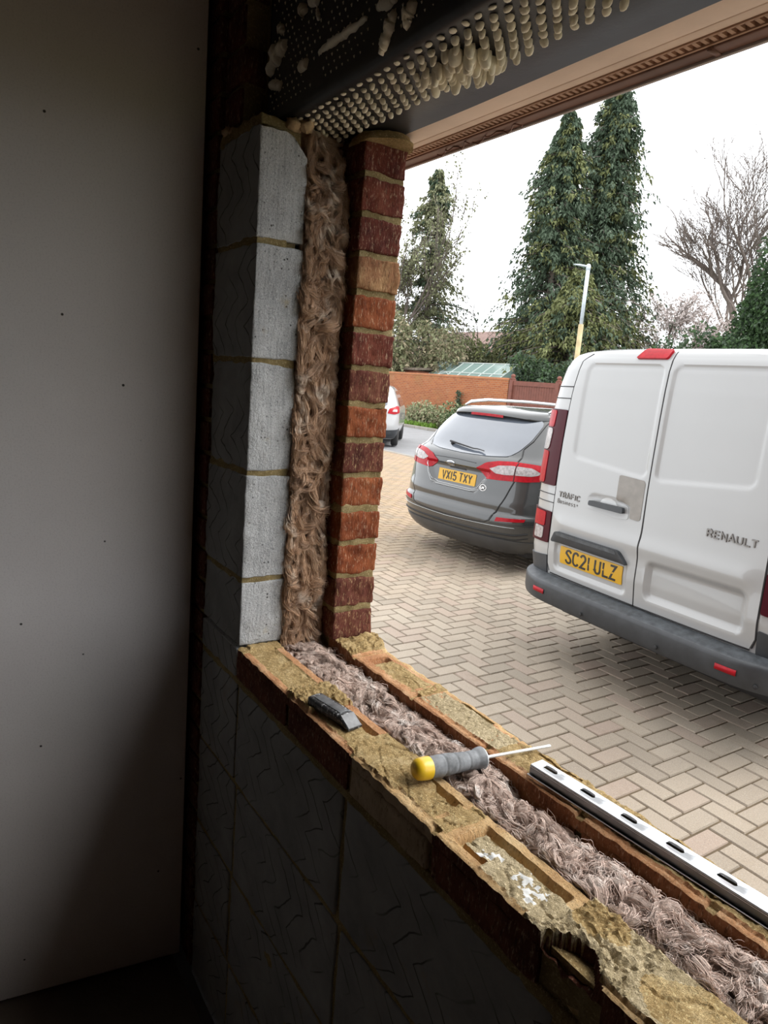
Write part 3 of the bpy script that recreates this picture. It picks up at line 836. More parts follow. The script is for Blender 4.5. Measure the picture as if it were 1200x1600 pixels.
# ---- galvanised bead with oval slots on the outer leaf
M['zinc'] = simple('bright_galvanised_steel', (.80, .82, .84), .30, metal=.85, var=.06, vs=40, spec=.6)
M['zinc_dark'] = simple('shaded_galvanised_side', (.16, .165, .17), .35, metal=.8, var=.3, vs=14)  # same metal as the flange, with the side's shade put into the colour
Bd = empty('metal_bead', (.640, .230, .003), math.radians(3.0), label='bright galvanised metal bead with oval slots lying on the outer row of bricks', cat='metal bead')
m_ = MB(); BW, BH, pitch = .0125, .0165, .0683
nslot = 22; x = 0; L0 = -.002
def cell(x0, x1, cx_):
    n = 24; hl, hw = .0125, .0037
    inn = []; out = []
    for i in range(n):
        a = 2 * PI * i / n; c, s_ = math.cos(a), math.sin(a)
        inn.append((cx_ + math.copysign(hl - hw, c) * (abs(c) > .05) + hw * c, hw * s_ * 1.0))
        k = min((x1 - cx_) / abs(c) if abs(c) > 1e-6 else 9, BW / abs(s_) if abs(s_) > 1e-6 else 9)
        out.append((max(x0, min(x1, cx_ + c * k)), max(-BW, min(BW, s_ * k))))
    # exact corners
    for (X, Y) in ((x0, -BW), (x1, -BW), (x1, BW), (x0, BW)):
        j = min(range(n), key=lambda i: (out[i][0] - X) ** 2 + (out[i][1] - Y) ** 2); out[j] = (X, Y)
    vs = [(a, b, BH) for a, b in inn] + [(a, b, BH) for a, b in out] + [(a, b, BH - .0012) for a, b in inn]
    m_.add(vs, [(i, n + i, n + (i + 1) % n, (i + 1) % n) for i in range(n)] + [(i, (i + 1) % n, 2 * n + (i + 1) % n, 2 * n + i) for i in range(n)])
xx = 0.0
for i in range(nslot):
    c0 = .027 + i * pitch
    cell(xx, c0 + pitch / 2, c0); xx = c0 + pitch / 2
Lb = xx
for side in (-1, 1):                        # rolled shoulders
    m_.grid(lambda x, k: (x, side * (BW + .0018 * math.sin(k)), BH - .0018 + .0018 * math.cos(k)), [0, Lb] if side < 0 else [Lb, 0], [j * PI / 10 for j in range(6)], 0)
m_.build('slotted_flange', M['zinc'], Bd)
m_ = MB()
for side in (-1, 1):
    m_.box(0, Lb, side * (BW + .0018) - .0005, side * (BW + .0018) + .0005, .0015, BH - .0018)
m_.box(0, Lb, -.0195, -.0135, .0008, .0018); m_.box(0, Lb, .0135, .0175, .0008, .0018)
m_.build('side_wall', M['zinc_dark'], Bd, smooth=False)
m_ = MB(); m_.tube([(0, -.0195, .002), (Lb, -.0195, .002)], .0009, 6); m_.tube([(0, -BW - .0018, BH - .0035), (Lb, -BW - .0018, BH - .0035)], .0007, 6)
m_.build('rolled_edge', M['zinc'], Bd)

# ================================================================ THE DRIVE
def paver_mat(name, lo, mid, hi, tint):
    t = NT(name); co = t.coord()
    at = t.n.new('ShaderNodeAttribute'); at.attribute_name = 'tone'
    f = t.noise(.55, 4, .6, co)
    b = t.mix(t.ramp(f, [(.35, 0.), (.65, 1.)]), lo, hi)
    b = t.mix(.35, b, mid)
    X = t.sep(co)
    far = t.math('MULTIPLY', t.ramp(t.math('MULTIPLY', X['X'], -.1), [(.30, 0.), (.55, 1.)]), .75)
    b = t.mix(far, b, tint)
    b = t.mix(t.ramp(at.outputs['Fac'], [(0, .55), (.5, 0.)]), b, tuple(x * .62 for x in mid))
    b = t.mix(t.ramp(at.outputs['Fac'], [(.72, 0.), (1, .6)]), b, (.30, .22, .18))
    b = t.mix(t.ramp(t.noise(240, 3, .7, co), [(.36, .42), (.5, 0.)]), b, (.10, .09, .08))
    b = t.mix(t.ramp(t.noise(200, 3, .7, co), [(.56, 0.), (.7, .45)]), b, (.50, .475, .44))
    b = t.mix(t.ramp(t.noise(5, 6, .7, co), [(.58, 0.), (.72, .35)]), b, (.18, .135, .085))
    t.col(b); t.set(Roughness=.85, Specular_IOR_Level=.3)
    t.bump(t.noise(230, 4, .7, co), .5, .003); return t.m
M['paver'] = paver_mat('block_paving', (.28, .23, .175), (.33, .28, .22), (.42, .37, .30), (.33, .23, .13))
M['sand'] = simple('jointing_sand', (.10, .072, .042), .95, var=.3, vs=5, bump=.8, bs=120, bd=.004)
Wp = .103; ox, oy = -.443 - .206 * 0, 2.085
rnd = random.Random(5)
vs = []; fs = []; tone = []
YMAX = 9.2
def paver(x0, x1, y0, y1, near):
    g = .0043 if near else .0052; x0 += g; x1 -= g; y0 += g; y1 -= g
    zt = GZ + rnd.uniform(-.0012, .0012); c = .004; b = len(vs); t = rnd.random()
    j = lambda: rnd.uniform(-.0012, .0012)
    vs.extend([(x0, y0, zt - .008), (x1, y0, zt - .008), (x1, y1, zt - .008), (x0, y1, zt - .008),
               (x0 + c + j(), y0 + c + j(), zt), (x1 - c + j(), y0 + c + j(), zt), (x1 - c + j(), y1 - c + j(), zt), (x0 + c + j(), y1 - c + j(), zt)])
    fs.extend([(b + 4, b + 5, b + 6, b + 7), (b, b + 1, b + 5, b + 4), (b + 1, b + 2, b + 6, b + 5), (b + 2, b + 3, b + 7, b + 6), (b + 3, b, b + 4, b + 7)])
    tone.extend([t] * 8)
for i in range(-172, 42):
    for j in range(-18, 72):
        s_ = (i + j) % 4
        x = ox + i * Wp; y = oy + j * Wp
        if y < .33 or y > YMAX or x > 3.2 or x < -17: continue
        # skip what lies far outside the view wedge
        if x > 1.0 + (y - .3) * .5: continue
        near = y < 4 and x > -3.5
        if s_ == 2: paver(x, x + Wp, y, y + 2 * Wp, near)
        elif s_ == 0: paver(x, x + 2 * Wp, y, y + Wp, near)
me = bpy.data.meshes.new('paving'); me.from_pydata(vs, [], fs); me.materials.append(M['paver'])
at_ = me.attributes.new('tone', 'FLOAT', 'POINT'); at_.data.foreach_set('value', tone)
pv = bpy.data.objects.new('block_paving', me); COL.objects.link(pv); tag(pv, kind='structure')
mb = MB(); mb.grid(lambda x, y: (x, y, GZ - .0065 + .001 * nz(x, y, 0, 6)), [-18 + i * .25 for i in range(100)], [.25 + i * .25 for i in range(37)])
tag(mb.build('paving_bed', M['sand']), kind='structure')
# stretcher kerb along the house
mb = MB(); x = -.9
while x < 2.6:
    mb.rbox((x, .345, GZ - .05), (x + .198, .44, GZ + .004), .005, .1, 0); x += .206
tag(mb.build('paving_edge', simple('edge_paver', (.24, .21, .17), .9, bump=.5, bs=200)), kind='structure')

# ---- street
M['tarmac'] = simple('grey_tarmac', (.20, .203, .21), .8, var=.1, vs=3, bump=.5, bs=160, bd=.004)
M['kerb'] = simple('concrete_kerb', (.26, .24, .21), .85, var=.15, vs=3)
M['soil'] = simple('soil_and_moss', (.12, .13, .05), .95, var=.4, vs=3, bump=1, bs=20)
mb = MB(); mb.box(-60, 30, 9.4, 16.2, GZ - .08, GZ - .02); tag(mb.build('road', M['tarmac'], smooth=False), kind='structure')
mb = MB(); mb.box(-60, 30, 9.24, 9.40, GZ - .1, GZ + .01); x = -60
while x < 30: mb.rbox((x, 16.2, GZ - .1), (x + .9, 16.33, GZ + .09), .012, .5); x += .915
tag(mb.build('road_kerb', M['kerb']), kind='structure')
mb = MB(); mb.box(-70, 40, 16.3, 120, GZ - .3, GZ + .04); mb.box(-60, -18, .2, 9.25, GZ - .3, GZ - .02); mb.box(3.5, 40, .3, 9.25, GZ - .3, GZ - .02)
tag(mb.build('ground', M['soil'], smooth=False), kind='structure')

# ---- garden wall of orange brick with a fence beside it
def wall_brick_mat():
    t = NT('garden_wall_brick'); co = t.coord()
    bt = t.n.new('ShaderNodeTexBrick'); mp = t.n.new('ShaderNodeMapping'); mp.inputs['Rotation'].default_value = (PI / 2, 0, 0)
    t.l.new(co, mp.inputs[0]); t.l.new(mp.outputs[0], bt.inputs['Vector'])
    bt.inputs['Scale'].default_value = 1; bt.inputs['Brick Width'].default_value = .225; bt.inputs['Row Height'].default_value = .075
    bt.inputs['Mortar Size'].default_value = .006; bt.inputs['Color1'].default_value = (.36, .115, .04, 1); bt.inputs['Color2'].default_value = (.27, .075, .028, 1)
    bt.inputs['Mortar'].default_value = (.32, .22, .13, 1)
    b = t.mix(t.ramp(t.noise(.5, 5, .7, co), [(.5, 0.), (.72, .45)]), bt.outputs['Color'], (.20, .15, .05))
    b = t.mix(t.ramp(t.noise(1.6, 5, .7, co), [(.55, 0.), (.75, .35)]), b, (.38, .26, .16))
    t.col(b); t.set(Roughness=.9); t.bump(bt.outputs['Fac'], -.4, .01); return t.m
M['wallbrick'] = wall_brick_mat()
M['coping'] = simple('brick_coping', (.42, .17, .08), .9, var=.2, vs=3)
gw = empty('garden_wall', (-27, 18.3, GZ), label='long orange brick garden wall across the road', cat='garden wall')
mb = MB(); mb.box(-40, -18.55, 18.2, 18.42, GZ, GZ + 2.17)
put(mb.build('brickwork', M['wallbrick'], smooth=False), gw)
mb = MB(); mb.box(-40, -18.52, 18.18, 18.44, GZ + 2.17, GZ + 2.24); put(mb.build('coping', M['coping'], smooth=False), gw)
M['fence'] = simple('red_brown_fence_paint', (.165, .055, .037), .7, var=.18, vs=5)
fe = empty('timber_fence', (-14, 18.3, GZ), label='red-brown vertical board fence to the right of the brick garden wall', cat='fence')
mb = MB(); x = -18.48
while x < -4:
    mb.box(x, x + .105, 18.27 + .0, 18.29, GZ + .1, GZ + 1.98); x += .125
put(mb.build('board_panel', M['fence'], smooth=False), fe)
mb = MB(); mb.box(-18.5, -4, 18.24, 18.31, GZ + 1.98, GZ + 2.15); mb.box(-18.5, -4, 18.29, 18.33, GZ + .2, GZ + .35)
put(mb.build('top_rail', M['fence'], smooth=False), fe)
for xp in (-18.42, -16.1, -13.2, -10.2, -7.2):
    mb = MB(); mb.rbox((xp - .09, 18.2, GZ), (xp + .09, 18.38, GZ + 2.20), .01, .4)
    mb.lathe([(0, .10), (.03, .105), (.06, .05), (.10, .085), (.15, .085), (.19, .05), (.20, .01)], (xp, 18.29, GZ + 2.2), (xp, 18.29, GZ + 2.5), 16)
    put(mb.build('post', M['fence']), fe)

# ---- shed roof and greenhouse behind the wall
M['shed'] = simple('shed_boards', (.27, .10, .06), .8, var=.2); M['felt'] = simple('mossy_felt', (.16, .13, .10), .9, var=.4)
sh = empty('garden_shed', (-30, 21, GZ), label='low brown shed roof showing above the garden wall at its left end', cat='shed')
mb = MB(); mb.box(-34, -27.3, 20.2, 22.6, GZ, GZ + 2.40); put(mb.build('shed_body', M['shed'], smooth=False), sh)
mb = MB(); mb.add([(-34.2, 20, GZ + 2.42), (-27.1, 20, GZ + 2.42), (-27.1, 22.8, GZ + 2.62), (-34.2, 22.8, GZ + 2.62), (-34.2, 20, GZ + 2.52), (-27.1, 20, GZ + 2.52), (-27.1, 22.8, GZ + 2.72), (-34.2, 22.8, GZ + 2.72)], [(0, 3, 2, 1), (4, 5, 6, 7), (0, 1, 5, 4), (1, 2, 6, 5), (2, 3, 7, 6), (3, 0, 4, 7)])
put(mb.build('roof', M['felt'], smooth=False), sh)
M['pane'] = NT('greenhouse_glass'); _g = M['pane']; _g.col((.26, .36, .33)); _g.set(Roughness=.12, Transmission_Weight=.35, IOR=1.2, Specular_IOR_Level=.8); M['pane'] = _g.m
M['frame'] = simple('greenhouse_frame', (.36, .40, .38), .5)
gh = empty('greenhouse', (-22.5, 21.5, GZ), label='glass greenhouse roof behind the brick garden wall', cat='greenhouse')
gx0, gx1, gy0, gy1, ez, rz_ = -28.0, -22.0, 20.4, 23.4, GZ + 1.95, GZ + 2.95
gm = (gy0 + gy1) / 2
mb = MB(); mf = MB()
nb = 8
for i in range(nb):
    xa, xb = gx0 + (gx1 - gx0) * i / nb, gx0 + (gx1 - gx0) * (i + 1) / nb
    for ya in (gy0, gy1):
        mb.add([(xa, ya, ez), (xb, ya, ez), (xb, gm, rz_), (xa, gm, rz_)], [(0, 1, 2, 3)])
        mb.add([(xa, ya, GZ + .1), (xb, ya, GZ + .1), (xb, ya, ez), (xa, ya, ez)], [(0, 1, 2, 3)])
for xa in (gx0, gx1): mb.add([(xa, gy0, GZ + .1), (xa, gy1, GZ + .1), (xa, gy1, ez), (xa, gm, rz_), (xa, gy0, ez)], [(0, 1, 2, 3, 4)])
put(mb.build('glazing', M['pane'], smooth=False), gh)
for i in range(nb + 1):
    xa = gx0 + (gx1 - gx0) * i / nb
    mf.tube([(xa, gy0, GZ), (xa, gy0, ez), (xa, gm, rz_), (xa, gy1, ez), (xa, gy1, GZ)], .028, 4)
for y, z in ((gy0, ez), (gm, rz_), (gy1, ez), ((gy0 + gm) / 2, (ez + rz_) / 2)): mf.tube([(gx0, y, z), (gx1, y, z)], .035, 4)
mf.tube([(-26.6, gy0 + .3, ez + .25), (-25.9, gy0 + .6, ez + .48), (-25.2, gy0 + .3, ez + .25), (-26.6, gy0 + .3, ez + .25)], .03, 4)
put(mf.build('glazing_bars', M['frame'], smooth=False), gh)

# ================================================================ VEGETATION
def leaf_mat(name, c, var=.35, trans=.0):
    t = NT(name); co = t.coord()
    f = t.noise(.9, 4, .7, co); g = t.noise(14, 3, .7, co)
    lo = tuple(x * (1 - var) for x in c); hi = tuple(min(1, x * (1 + var * 1.5)) for x in c)
    b = t.mix(t.ramp(g, [(.35, .0), (.65, 1.)]), lo, hi)
    b = t.mix(t.ramp(f, [(.35, .4), (.65, 0.)]), b, lo)
    t.col(b); t.set(Roughness=.7, Specular_IOR_Level=.3); return t.m
M['spruce'] = leaf_mat('dark_conifer_foliage', (.066, .098, .060))
M['spruce_light'] = leaf_mat('olive_conifer_foliage', (.13, .145, .055))
M['olive'] = leaf_mat('pale_olive_foliage', (.19, .20, .11))
M['ever'] = leaf_mat('deep_green_foliage', (.05, .095, .035))
M['blossom'] = leaf_mat('pinkish_blossom', (.60, .53, .51), .12)
M['straw'] = leaf_mat('straw_twigs', (.30, .26, .17), .3)
M['grass'] = leaf_mat('bright_grass', (.15, .26, .04), .3)
M['lavender'] = leaf_mat('grey_green_plant', (.24, .27, .15), .3)
M['bark'] = simple('grey_bark', (.22, .18, .15), .9, var=.3, vs=6, bump=.6, bs=30)
M['bark_moss'] = simple('mossy_bark', (.30, .25, .13), .9, var=.35, vs=3, bump=.6, bs=30)
M['twig'] = simple('dark_twig', (.15, .12, .105), .9, var=.2)

def leaves(P, D, size, droop, vs, fs, rnd_, wide=.32):
    """a small pointed leaf spray at P growing towards D"""
    b = len(vs); n = D.cross(Vector((rnd_.gauss(0, 1), rnd_.gauss(0, 1), rnd_.gauss(0, 1))))
    if n.length < 1e-6: return
    n.normalize(); m = P + D * size * .5 + Vector((0, 0, droop * size * .3)); e = P + D * size + Vector((0, 0, -droop * size))
    vs.extend([tuple(P), tuple(m + n * size * wide), tuple(e), tuple(m - n * size * wide)]); fs.append((b, b + 1, b + 2, b + 3))

def conifer(base, h, r, seed, mat1, mat2, n, label, group=None, sparse=0., lean=(0, 0), size=.42, cat='tree', name='conifer_tree'):
    rn = random.Random(seed)
    t = empty(name, base, label=label, cat=cat, group=group)
    b0 = Vector(base)
    mb = MB(); mb.tube([b0 + Vector((lean[0] * k, lean[1] * k, h * k)) for k in [i / 10 for i in range(11)]], [r * .075 * (1 - k / 10.6) + .02 for k in range(11)], 8)
    put(mb.build('trunk', M['bark']), t)
    vs, fs, mi = [], [], []
    bv = MB()
    nb = int(n / 34)
    for q in range(nb):
        k = rn.random() ** .85
        z = .04 + .955 * k
        ang = rn.uniform(0, 2 * PI)
        lump = 1 + .75 * nz(math.cos(ang) * 1.1, math.sin(ang) * 1.1, z * 5 + seed, 1.) + rn.uniform(-.5, .28) + (.35 if rn.random() < .04 else 0)
        R = r * ((1 - z) ** .70 * 1.0 + .025) * lump
        if z > .9: R *= .9
        rootp = b0 + Vector((lean[0] * z, lean[1] * z, h * z))
        d = Vector((math.cos(ang), math.sin(ang), 0))
        pts = [rootp + d * (R * s_) + Vector((0, 0, R * (.28 * s_ - .42 * s_ * s_))) for s_ in (0, .25, .5, .75, 1)]
        if rn.random() < .5: bv.tube(pts, [.03 * (1 - i / 5) + .006 for i in range(5)], 3, cap=False)
        m = 1 if rn.random() < (.25 + .3 * (z < .35)) else 0
        for u in range(34):
            s_ = rn.random() ** .55
            i = min(3, int(s_ * 4)); f_ = s_ * 4 - i
            p = pts[i].lerp(pts[i + 1], f_)
            side = Vector((-d.y, d.x, 0)) * rn.gauss(0, .11 * (1.1 - s_ * .6)) * min(R, 1.8) + Vector((0, 0, rn.gauss(-.07, .075) * min(R, 1.6)))
            dd = (d * rn.uniform(.2, 1) + Vector((-d.y, d.x, 0)) * rn.uniform(-1, 1) + Vector((0, 0, rn.uniform(-.9, .15)))).normalized()
            leaves(p + side, dd, size * rn.uniform(.45, 1.0), .35, vs, fs, rn, .24); mi.append(m)
    me = bpy.data.meshes.new('foliage'); me.from_pydata(vs, [], fs); me.materials.append(mat1); me.materials.append(mat2)
    me.polygons.foreach_set('material_index', mi)
    o = bpy.data.objects.new('foliage', me); COL.objects.link(o); put(o, t)
    put(bv.build('branches', M['twig']), t)
    return t

def bare_tree(base, h, seed, label, spread=.55, r0=.22, levels=6, mat=None, cat='tree', name='bare_tree', group=None, first=.3, lean=(0, 0), blossom=None, nbl=0, fork=3, up=.35, dens=1.0, bsize=.14, rmin=.007):
    rn = random.Random(seed); t = empty(name, base, label=label, cat=cat, group=group)
    tr = MB(); br = MB(); tips = []
    def grow(p, d, L, r, lv):
        k = 5; pts = [p.copy()]; q = p.copy(); dd = d.copy()
        for i in range(k):
            dd = (dd + Vector((rn.gauss(0, .13), rn.gauss(0, .13), rn.gauss(0, .06) + .04 * up))).normalized(); q = q + dd * (L / k); pts.append(q.copy())
        e = r * .68
        (tr if lv == 0 else br).tube(pts, [max(rmin, r + (e - r) * i / k) for i in range(k + 1)], 8 if lv == 0 else (5 if lv < 3 else 3), cap=False)
        if lv >= levels - 1: tips.append((pts, dd)); return
        nn = fork + (1 if lv in (0,) else 0) + (1 if rn.random() < dens - .5 else 0)
        for c in range(nn):
            at_k = k if c == 0 else rn.randint(2, k)
            s_ = spread * rn.uniform(.55, 1.25) * (.5 if c == 0 else 1)
            a = rn.uniform(0, 2 * PI); o = dd.orthogonal().normalized(); o2 = dd.cross(o)
            nd = (dd + (o * math.cos(a) + o2 * math.sin(a)) * math.tan(s_) + Vector((0, 0, up * .35))).normalized()
            grow(pts[at_k], nd, L * rn.uniform(.62, .86), e * (1 if c == 0 else rn.uniform(.55, .8)), lv + 1)
    grow(Vector(base), Vector((lean[0], lean[1], 1)).normalized(), h * first, r0, 0)
    put(tr.build('trunk', mat or M['bark_moss']), t)
    put(br.build('branches', M['twig']), t)
    if blossom:
        vs, fs = [], []
        for q in range(nbl):
            pts, dd = tips[rn.randrange(len(tips))]; p = pts[rn.randrange(len(pts))]
            p = p + Vector((rn.gauss(0, .07), rn.gauss(0, .07), rn.gauss(0, .07)))
            leaves(p, Vector((rn.gauss(0, 1), rn.gauss(0, 1), rn.gauss(0, 1))).normalized(), bsize * rn.uniform(.5, 1.3), .1, vs, fs, rn, .5)
        me = bpy.data.meshes.new('blossom'); me.from_pydata(vs, [], fs); me.materials.append(blossom)
        o = bpy.data.objects.new('blossom' if blossom == M['blossom'] else 'foliage', me); COL.objects.link(o); put(o, t)
    return t

def bush(base, rx, ry, rz, seed, mat1, mat2, n, label, size=.12, cat='shrub', name='garden_shrub', group=None, lumps=9):
    rn = random.Random(seed); t = empty(name, base, label=label, cat=cat, group=group)
    vs, fs, mi = [], [], []; b = Vector(base)
    L = [(Vector((rn.uniform(-.6, .6) * rx, rn.uniform(-.6, .6) * ry, rz * rn.uniform(.25, .78))), rn.uniform(.35, .6)) for _ in range(lumps)]
    for q in range(n):
        c, s_ = L[rn.randrange(lumps)]
        d = Vector((rn.gauss(0, 1), rn.gauss(0, 1), rn.gauss(0, 1))).normalized(); k = rn.uniform(.7, 1.03)
        p = b + c + Vector((d.x * rx * s_ * k, d.y * ry * s_ * k, d.z * rz * s_ * .8 * k))
        if p.z < b.z: p.z = b.z + rn.random() * .1
        leaves(p, (d + Vector((rn.gauss(0, .6), rn.gauss(0, .6), rn.gauss(0, .6)))).normalized(), size * rn.uniform(.6, 1.3), .3, vs, fs, rn, .34); mi.append(1 if rn.random() < .35 else 0)
    me = bpy.data.meshes.new('foliage'); me.from_pydata(vs, [], fs); me.materials.append(mat1); me.materials.append(mat2)
    me.polygons.foreach_set('material_index', mi); o = bpy.data.objects.new('foliage', me); COL.objects.link(o); put(o, t)
    mb = MB()
    for q in range(7):
        c, s_ = L[q % lumps]
        mb.tube([b + Vector((c.x * .2, c.y * .2, 0)), b + Vector((c.x * .6, c.y * .6, c.z * .6)), b + c], [.02 * rz + .01, .012 * rz + .006, .005], 5, cap=False)
    put(mb.build('stems', M['bark']), t)
    return t

def at(u, v, D):
    d = Vector(CR[0]) * ((u - 600) / 1090.24) + Vector(CR[1]) * ((v - 800) / 1090.24) + Vector(CR[2])
    return CAM + d * D
def foot(u, D):
    """ground point whose tree leans through pixel column u, at depth D"""
    p = at(u, 640 + (u - 900) * .08, D); return (p.x, p.y, GZ)
conifer(foot(905, 39), 18.2, 4.2, 3, M['spruce'], M['spruce_light'], 52000, 'tallest dark green conifer, its top level with the roof edge', size=.30)
conifer(foot(838, 37), 15.6, 3.3, 8, M['spruce'], M['spruce_light'], 38000, 'slimmer pointed conifer growing against the left of the tallest one', size=.29)
conifer(foot(880, 34), 7.6, 3.9, 12, M['spruce_light'], M['spruce'], 30000, 'broad low olive green conifer in front of the two tall ones', size=.28)
conifer(foot(655, 41), 13.6, 2.9, 31, M['olive'], M['spruce'], 20000, 'pale olive conifer beside the brick pier', size=.26)
bare_tree(foot(628, 38), 15.5, 17, 'pale leafless tree overgrown with light green, nearest the brick pier', spread=.30, r0=.16, levels=6, fork=3, first=.26, up=.8, mat=M['bark'], blossom=M['olive'], nbl=9000, bsize=.12, rmin=.013)
bare_tree(foot(1128, 42), 23.0, 44, 'large leafless tree with mossy trunk at the right', spread=.44, r0=.34, levels=7, fork=3, first=.25, up=.30, dens=1.0, rmin=.014)
bare_tree(foot(1028, 38), 12.0, 51, 'tree in pinkish white blossom right of the tall conifers', spread=.5, r0=.14, levels=6, fork=3, first=.22, up=.25, mat=M['bark'], blossom=M['blossom'], nbl=9000, bsize=.10)
bare_tree(foot(1075, 36), 9.0, 57, 'low blossoming tree just above the middle of the van roof', spread=.6, r0=.12, levels=6, fork=3, first=.2, up=.1, mat=M['bark'], blossom=M['blossom'], nbl=9000, bsize=.10)
bare_tree(foot(735, 43), 11.5, 63, 'small leafless tree with arching branches above the greenhouse', spread=.62, r0=.13, levels=7, fork=2, first=.22, up=.05, mat=M['bark'], dens=1.3)
bare_tree(foot(690, 39), 7.0, 66, 'twiggy straw-coloured bush behind the garden wall left of the greenhouse', spread=.6, r0=.08, levels=6, fork=3, first=.2, up=.1, mat=M['bark'], blossom=M['straw'], nbl=7000, bsize=.13, cat='bush', name='twiggy_bush')
bush(foot(640, 36), 2.6, 1.8, 5.0, 71, M['olive'], M['straw'], 9000, 'big pale green bush behind the shed beside the brick pier', .22)
bush(foot(745, 38), 3.0, 1.6, 4.0, 72, M['olive'], M['spruce_light'], 8000, 'olive bush rising behind the greenhouse roof', .20)
bush(foot(845, 31), 2.3, 1.4, 3.6, 73, M['spruce'], M['ever'], 9000, 'dark green bush behind the timber fence left of the van', .18)
bush(foot(1195, 31), 2.7, 2.2, 9.0, 75, M['ever'], M['spruce'], 40000, 'dense deep green evergreen at the right edge above the van roof', .19, cat='tree', name='evergreen_tree', lumps=14)
bush(foot(1120, 30), 1.6, 1.4, 4.6, 76, M['ever'], M['spruce'], 9000, 'rounded green bush left of the dense evergreen, above the van roof', .2)
bush(foot(980, 31), 2.4, 1.4, 4.2, 77, M['spruce'], M['ever'], 8000, 'dark green bush behind the street lamp', .2)
# plants on the verge
bush((-22.1, 17.2, GZ), 1.5, .6, .85, 81, M['lavender'], M['straw'], 3500, 'grey-green spreading plant on the verge below the brick wall', .12, lumps=12)
bush((-19.9, 17.3, GZ), 1.0, .6, .95, 82, M['lavender'], M['ever'], 2500, 'grey-green plant on the verge just left of the grey car roof', .12, lumps=9)
rn = random.Random(3); vs, fs = [], []
for q in range(9000):
    x = rn.uniform(-30, -21); y = rn.uniform(16.45, 17.9)
    leaves(Vector((x, y, GZ + .03)), Vector((rn.gauss(0, .25), rn.gauss(0, .25), 1)).normalized(), rn.uniform(.10, .26), .0, vs, fs, rn, .22)
me = bpy.data.meshes.new('verge_grass'); me.from_pydata(vs, [], fs); me.materials.append(M['grass'])
o = bpy.data.objects.new('verge_grass', me); COL.objects.link(o); tag(o, 'bright green grass strip between road and brick wall', 'grass', kind='stuff')
t = empty('climbing_plant', (-21.3, 18.15, GZ), label='thin dark climber growing up the face of the garden wall', cat='climber')
vs, fs = [], []
for q in range(420):
    k = rn.random(); x = -21.3 + rn.gauss(0, .10 + .5 * (k < .45)); z = GZ + .1 + k * 1.5
    leaves(Vector((x, 18.12, z)), Vector((rn.gauss(0, 1), -abs(rn.gauss(0, .4)), rn.gauss(0, 1))).normalized(), .09, .1, vs, fs, rn, .35)
me = bpy.data.meshes.new('foliage'); me.from_pydata(vs, [], fs); me.materials.append(M['spruce']); o = bpy.data.objects.new('foliage', me); COL.objects.link(o); put(o, t)
mb = MB(); mb.tube([(-21.3, 18.13, GZ), (-21.25, 18.13, GZ + .8), (-21.3, 18.13, GZ + 1.6)], [.03, .02, .01], 5); put(mb.build('stem', M['twig']), t)

# ---- house far behind the trees
hb = at(730, 560, 62)
hs = empty('house', (hb.x, hb.y, GZ), label='distant house with a pinkish red tiled roof seen between the bare branches', cat='house')
mb = MB(); mb.box(hb.x - 5, hb.x + 5.5, hb.y - 3, hb.y + 3, GZ, GZ + 4.4); put(mb.build('walls', simple('pale_render', (.30, .28, .25), .9), smooth=False), hs)
mb = MB(); mb.add([(hb.x - 5.4, hb.y - 3.4, GZ + 4.3), (hb.x + 5.9, hb.y - 3.4, GZ + 4.3), (hb.x + 5.9, hb.y, GZ + 6.7), (hb.x - 5.4, hb.y, GZ + 6.7), (hb.x - 5.4, hb.y + 3.4, GZ + 4.3), (hb.x + 5.9, hb.y + 3.4, GZ + 4.3)], [(0, 1, 2, 3), (3, 2, 5, 4), (0, 3, 4), (1, 5, 2)])
put(mb.build('roof', simple('red_roof_tiles', (.20, .13, .11), .8, var=.2, vs=3), smooth=False), hs)
for k in (-3, 0, 3):
    mb = MB(); mb.box(hb.x + k - .6, hb.x + k + .6, hb.y - 3.05, hb.y - 2.98, GZ + 3.2, GZ + 4.4); put(mb.build('window', simple('window_glass', (.08, .09, .1), .1), smooth=False), hs)

# ---- street lamp
p0, p1 = at(908, 507, 23), at(917, 420, 23)
M['lamp_grey'] = simple('pale_grey_lamp_post', (.52, .58, .63), .5); M['lamp_old'] = simple('weathered_yellowish_post', (.42, .34, .19), .8, var=.25, vs=3)
lp = empty('street_lamp', (p0.x, p0.y, GZ), label='street lamp on a thin post with yellowish foot, standing behind the van', cat='street lamp')
mb = MB(); mb.tube([(p0.x, p0.y, GZ), (p0.x, p0.y, p0.z)], .085, 12); put(mb.build('lower_post', M['lamp_old']), lp)
mb = MB(); mb.tube([(p0.x, p0.y, p0.z - .02), (p0.x, p0.y, p1.z)], .062, 12); put(mb.build('upper_post', M['lamp_grey']), lp)
mb = MB(); ex_ = Vector((-.82, -.55, 0)).normalized()
q0 = Vector((p0.x, p0.y, p1.z))
mb.lathe([(-.10, .02), (-.09, .075), (.04, .075), (.08, .05), (.10, .015)], q0, q0 + Vector((0, 0, 1)), 16)
mb.tube([q0 + ex_ * a + Vector((0, 0, b)) for a, b in ((-.05, .0), (.12, .03), (.30, .06), (.48, .08))], [.06, .085, .085, .03], 10, flat=.38)
put(mb.build('lamp_head', M['lamp_grey']), lp)

# ================================================================ VEHICLES
def lerp_levels(L,z):
    if z<=L[0][0]: return L[0][1:]
    for a,b in zip(L,L[1:]):
        if z<=b[0]:
            k=(z-a[0])/(b[0]-a[0]); return tuple(p+(q-p)*k for p,q in zip(a[1:],b[1:]))
    return L[-1][1:]
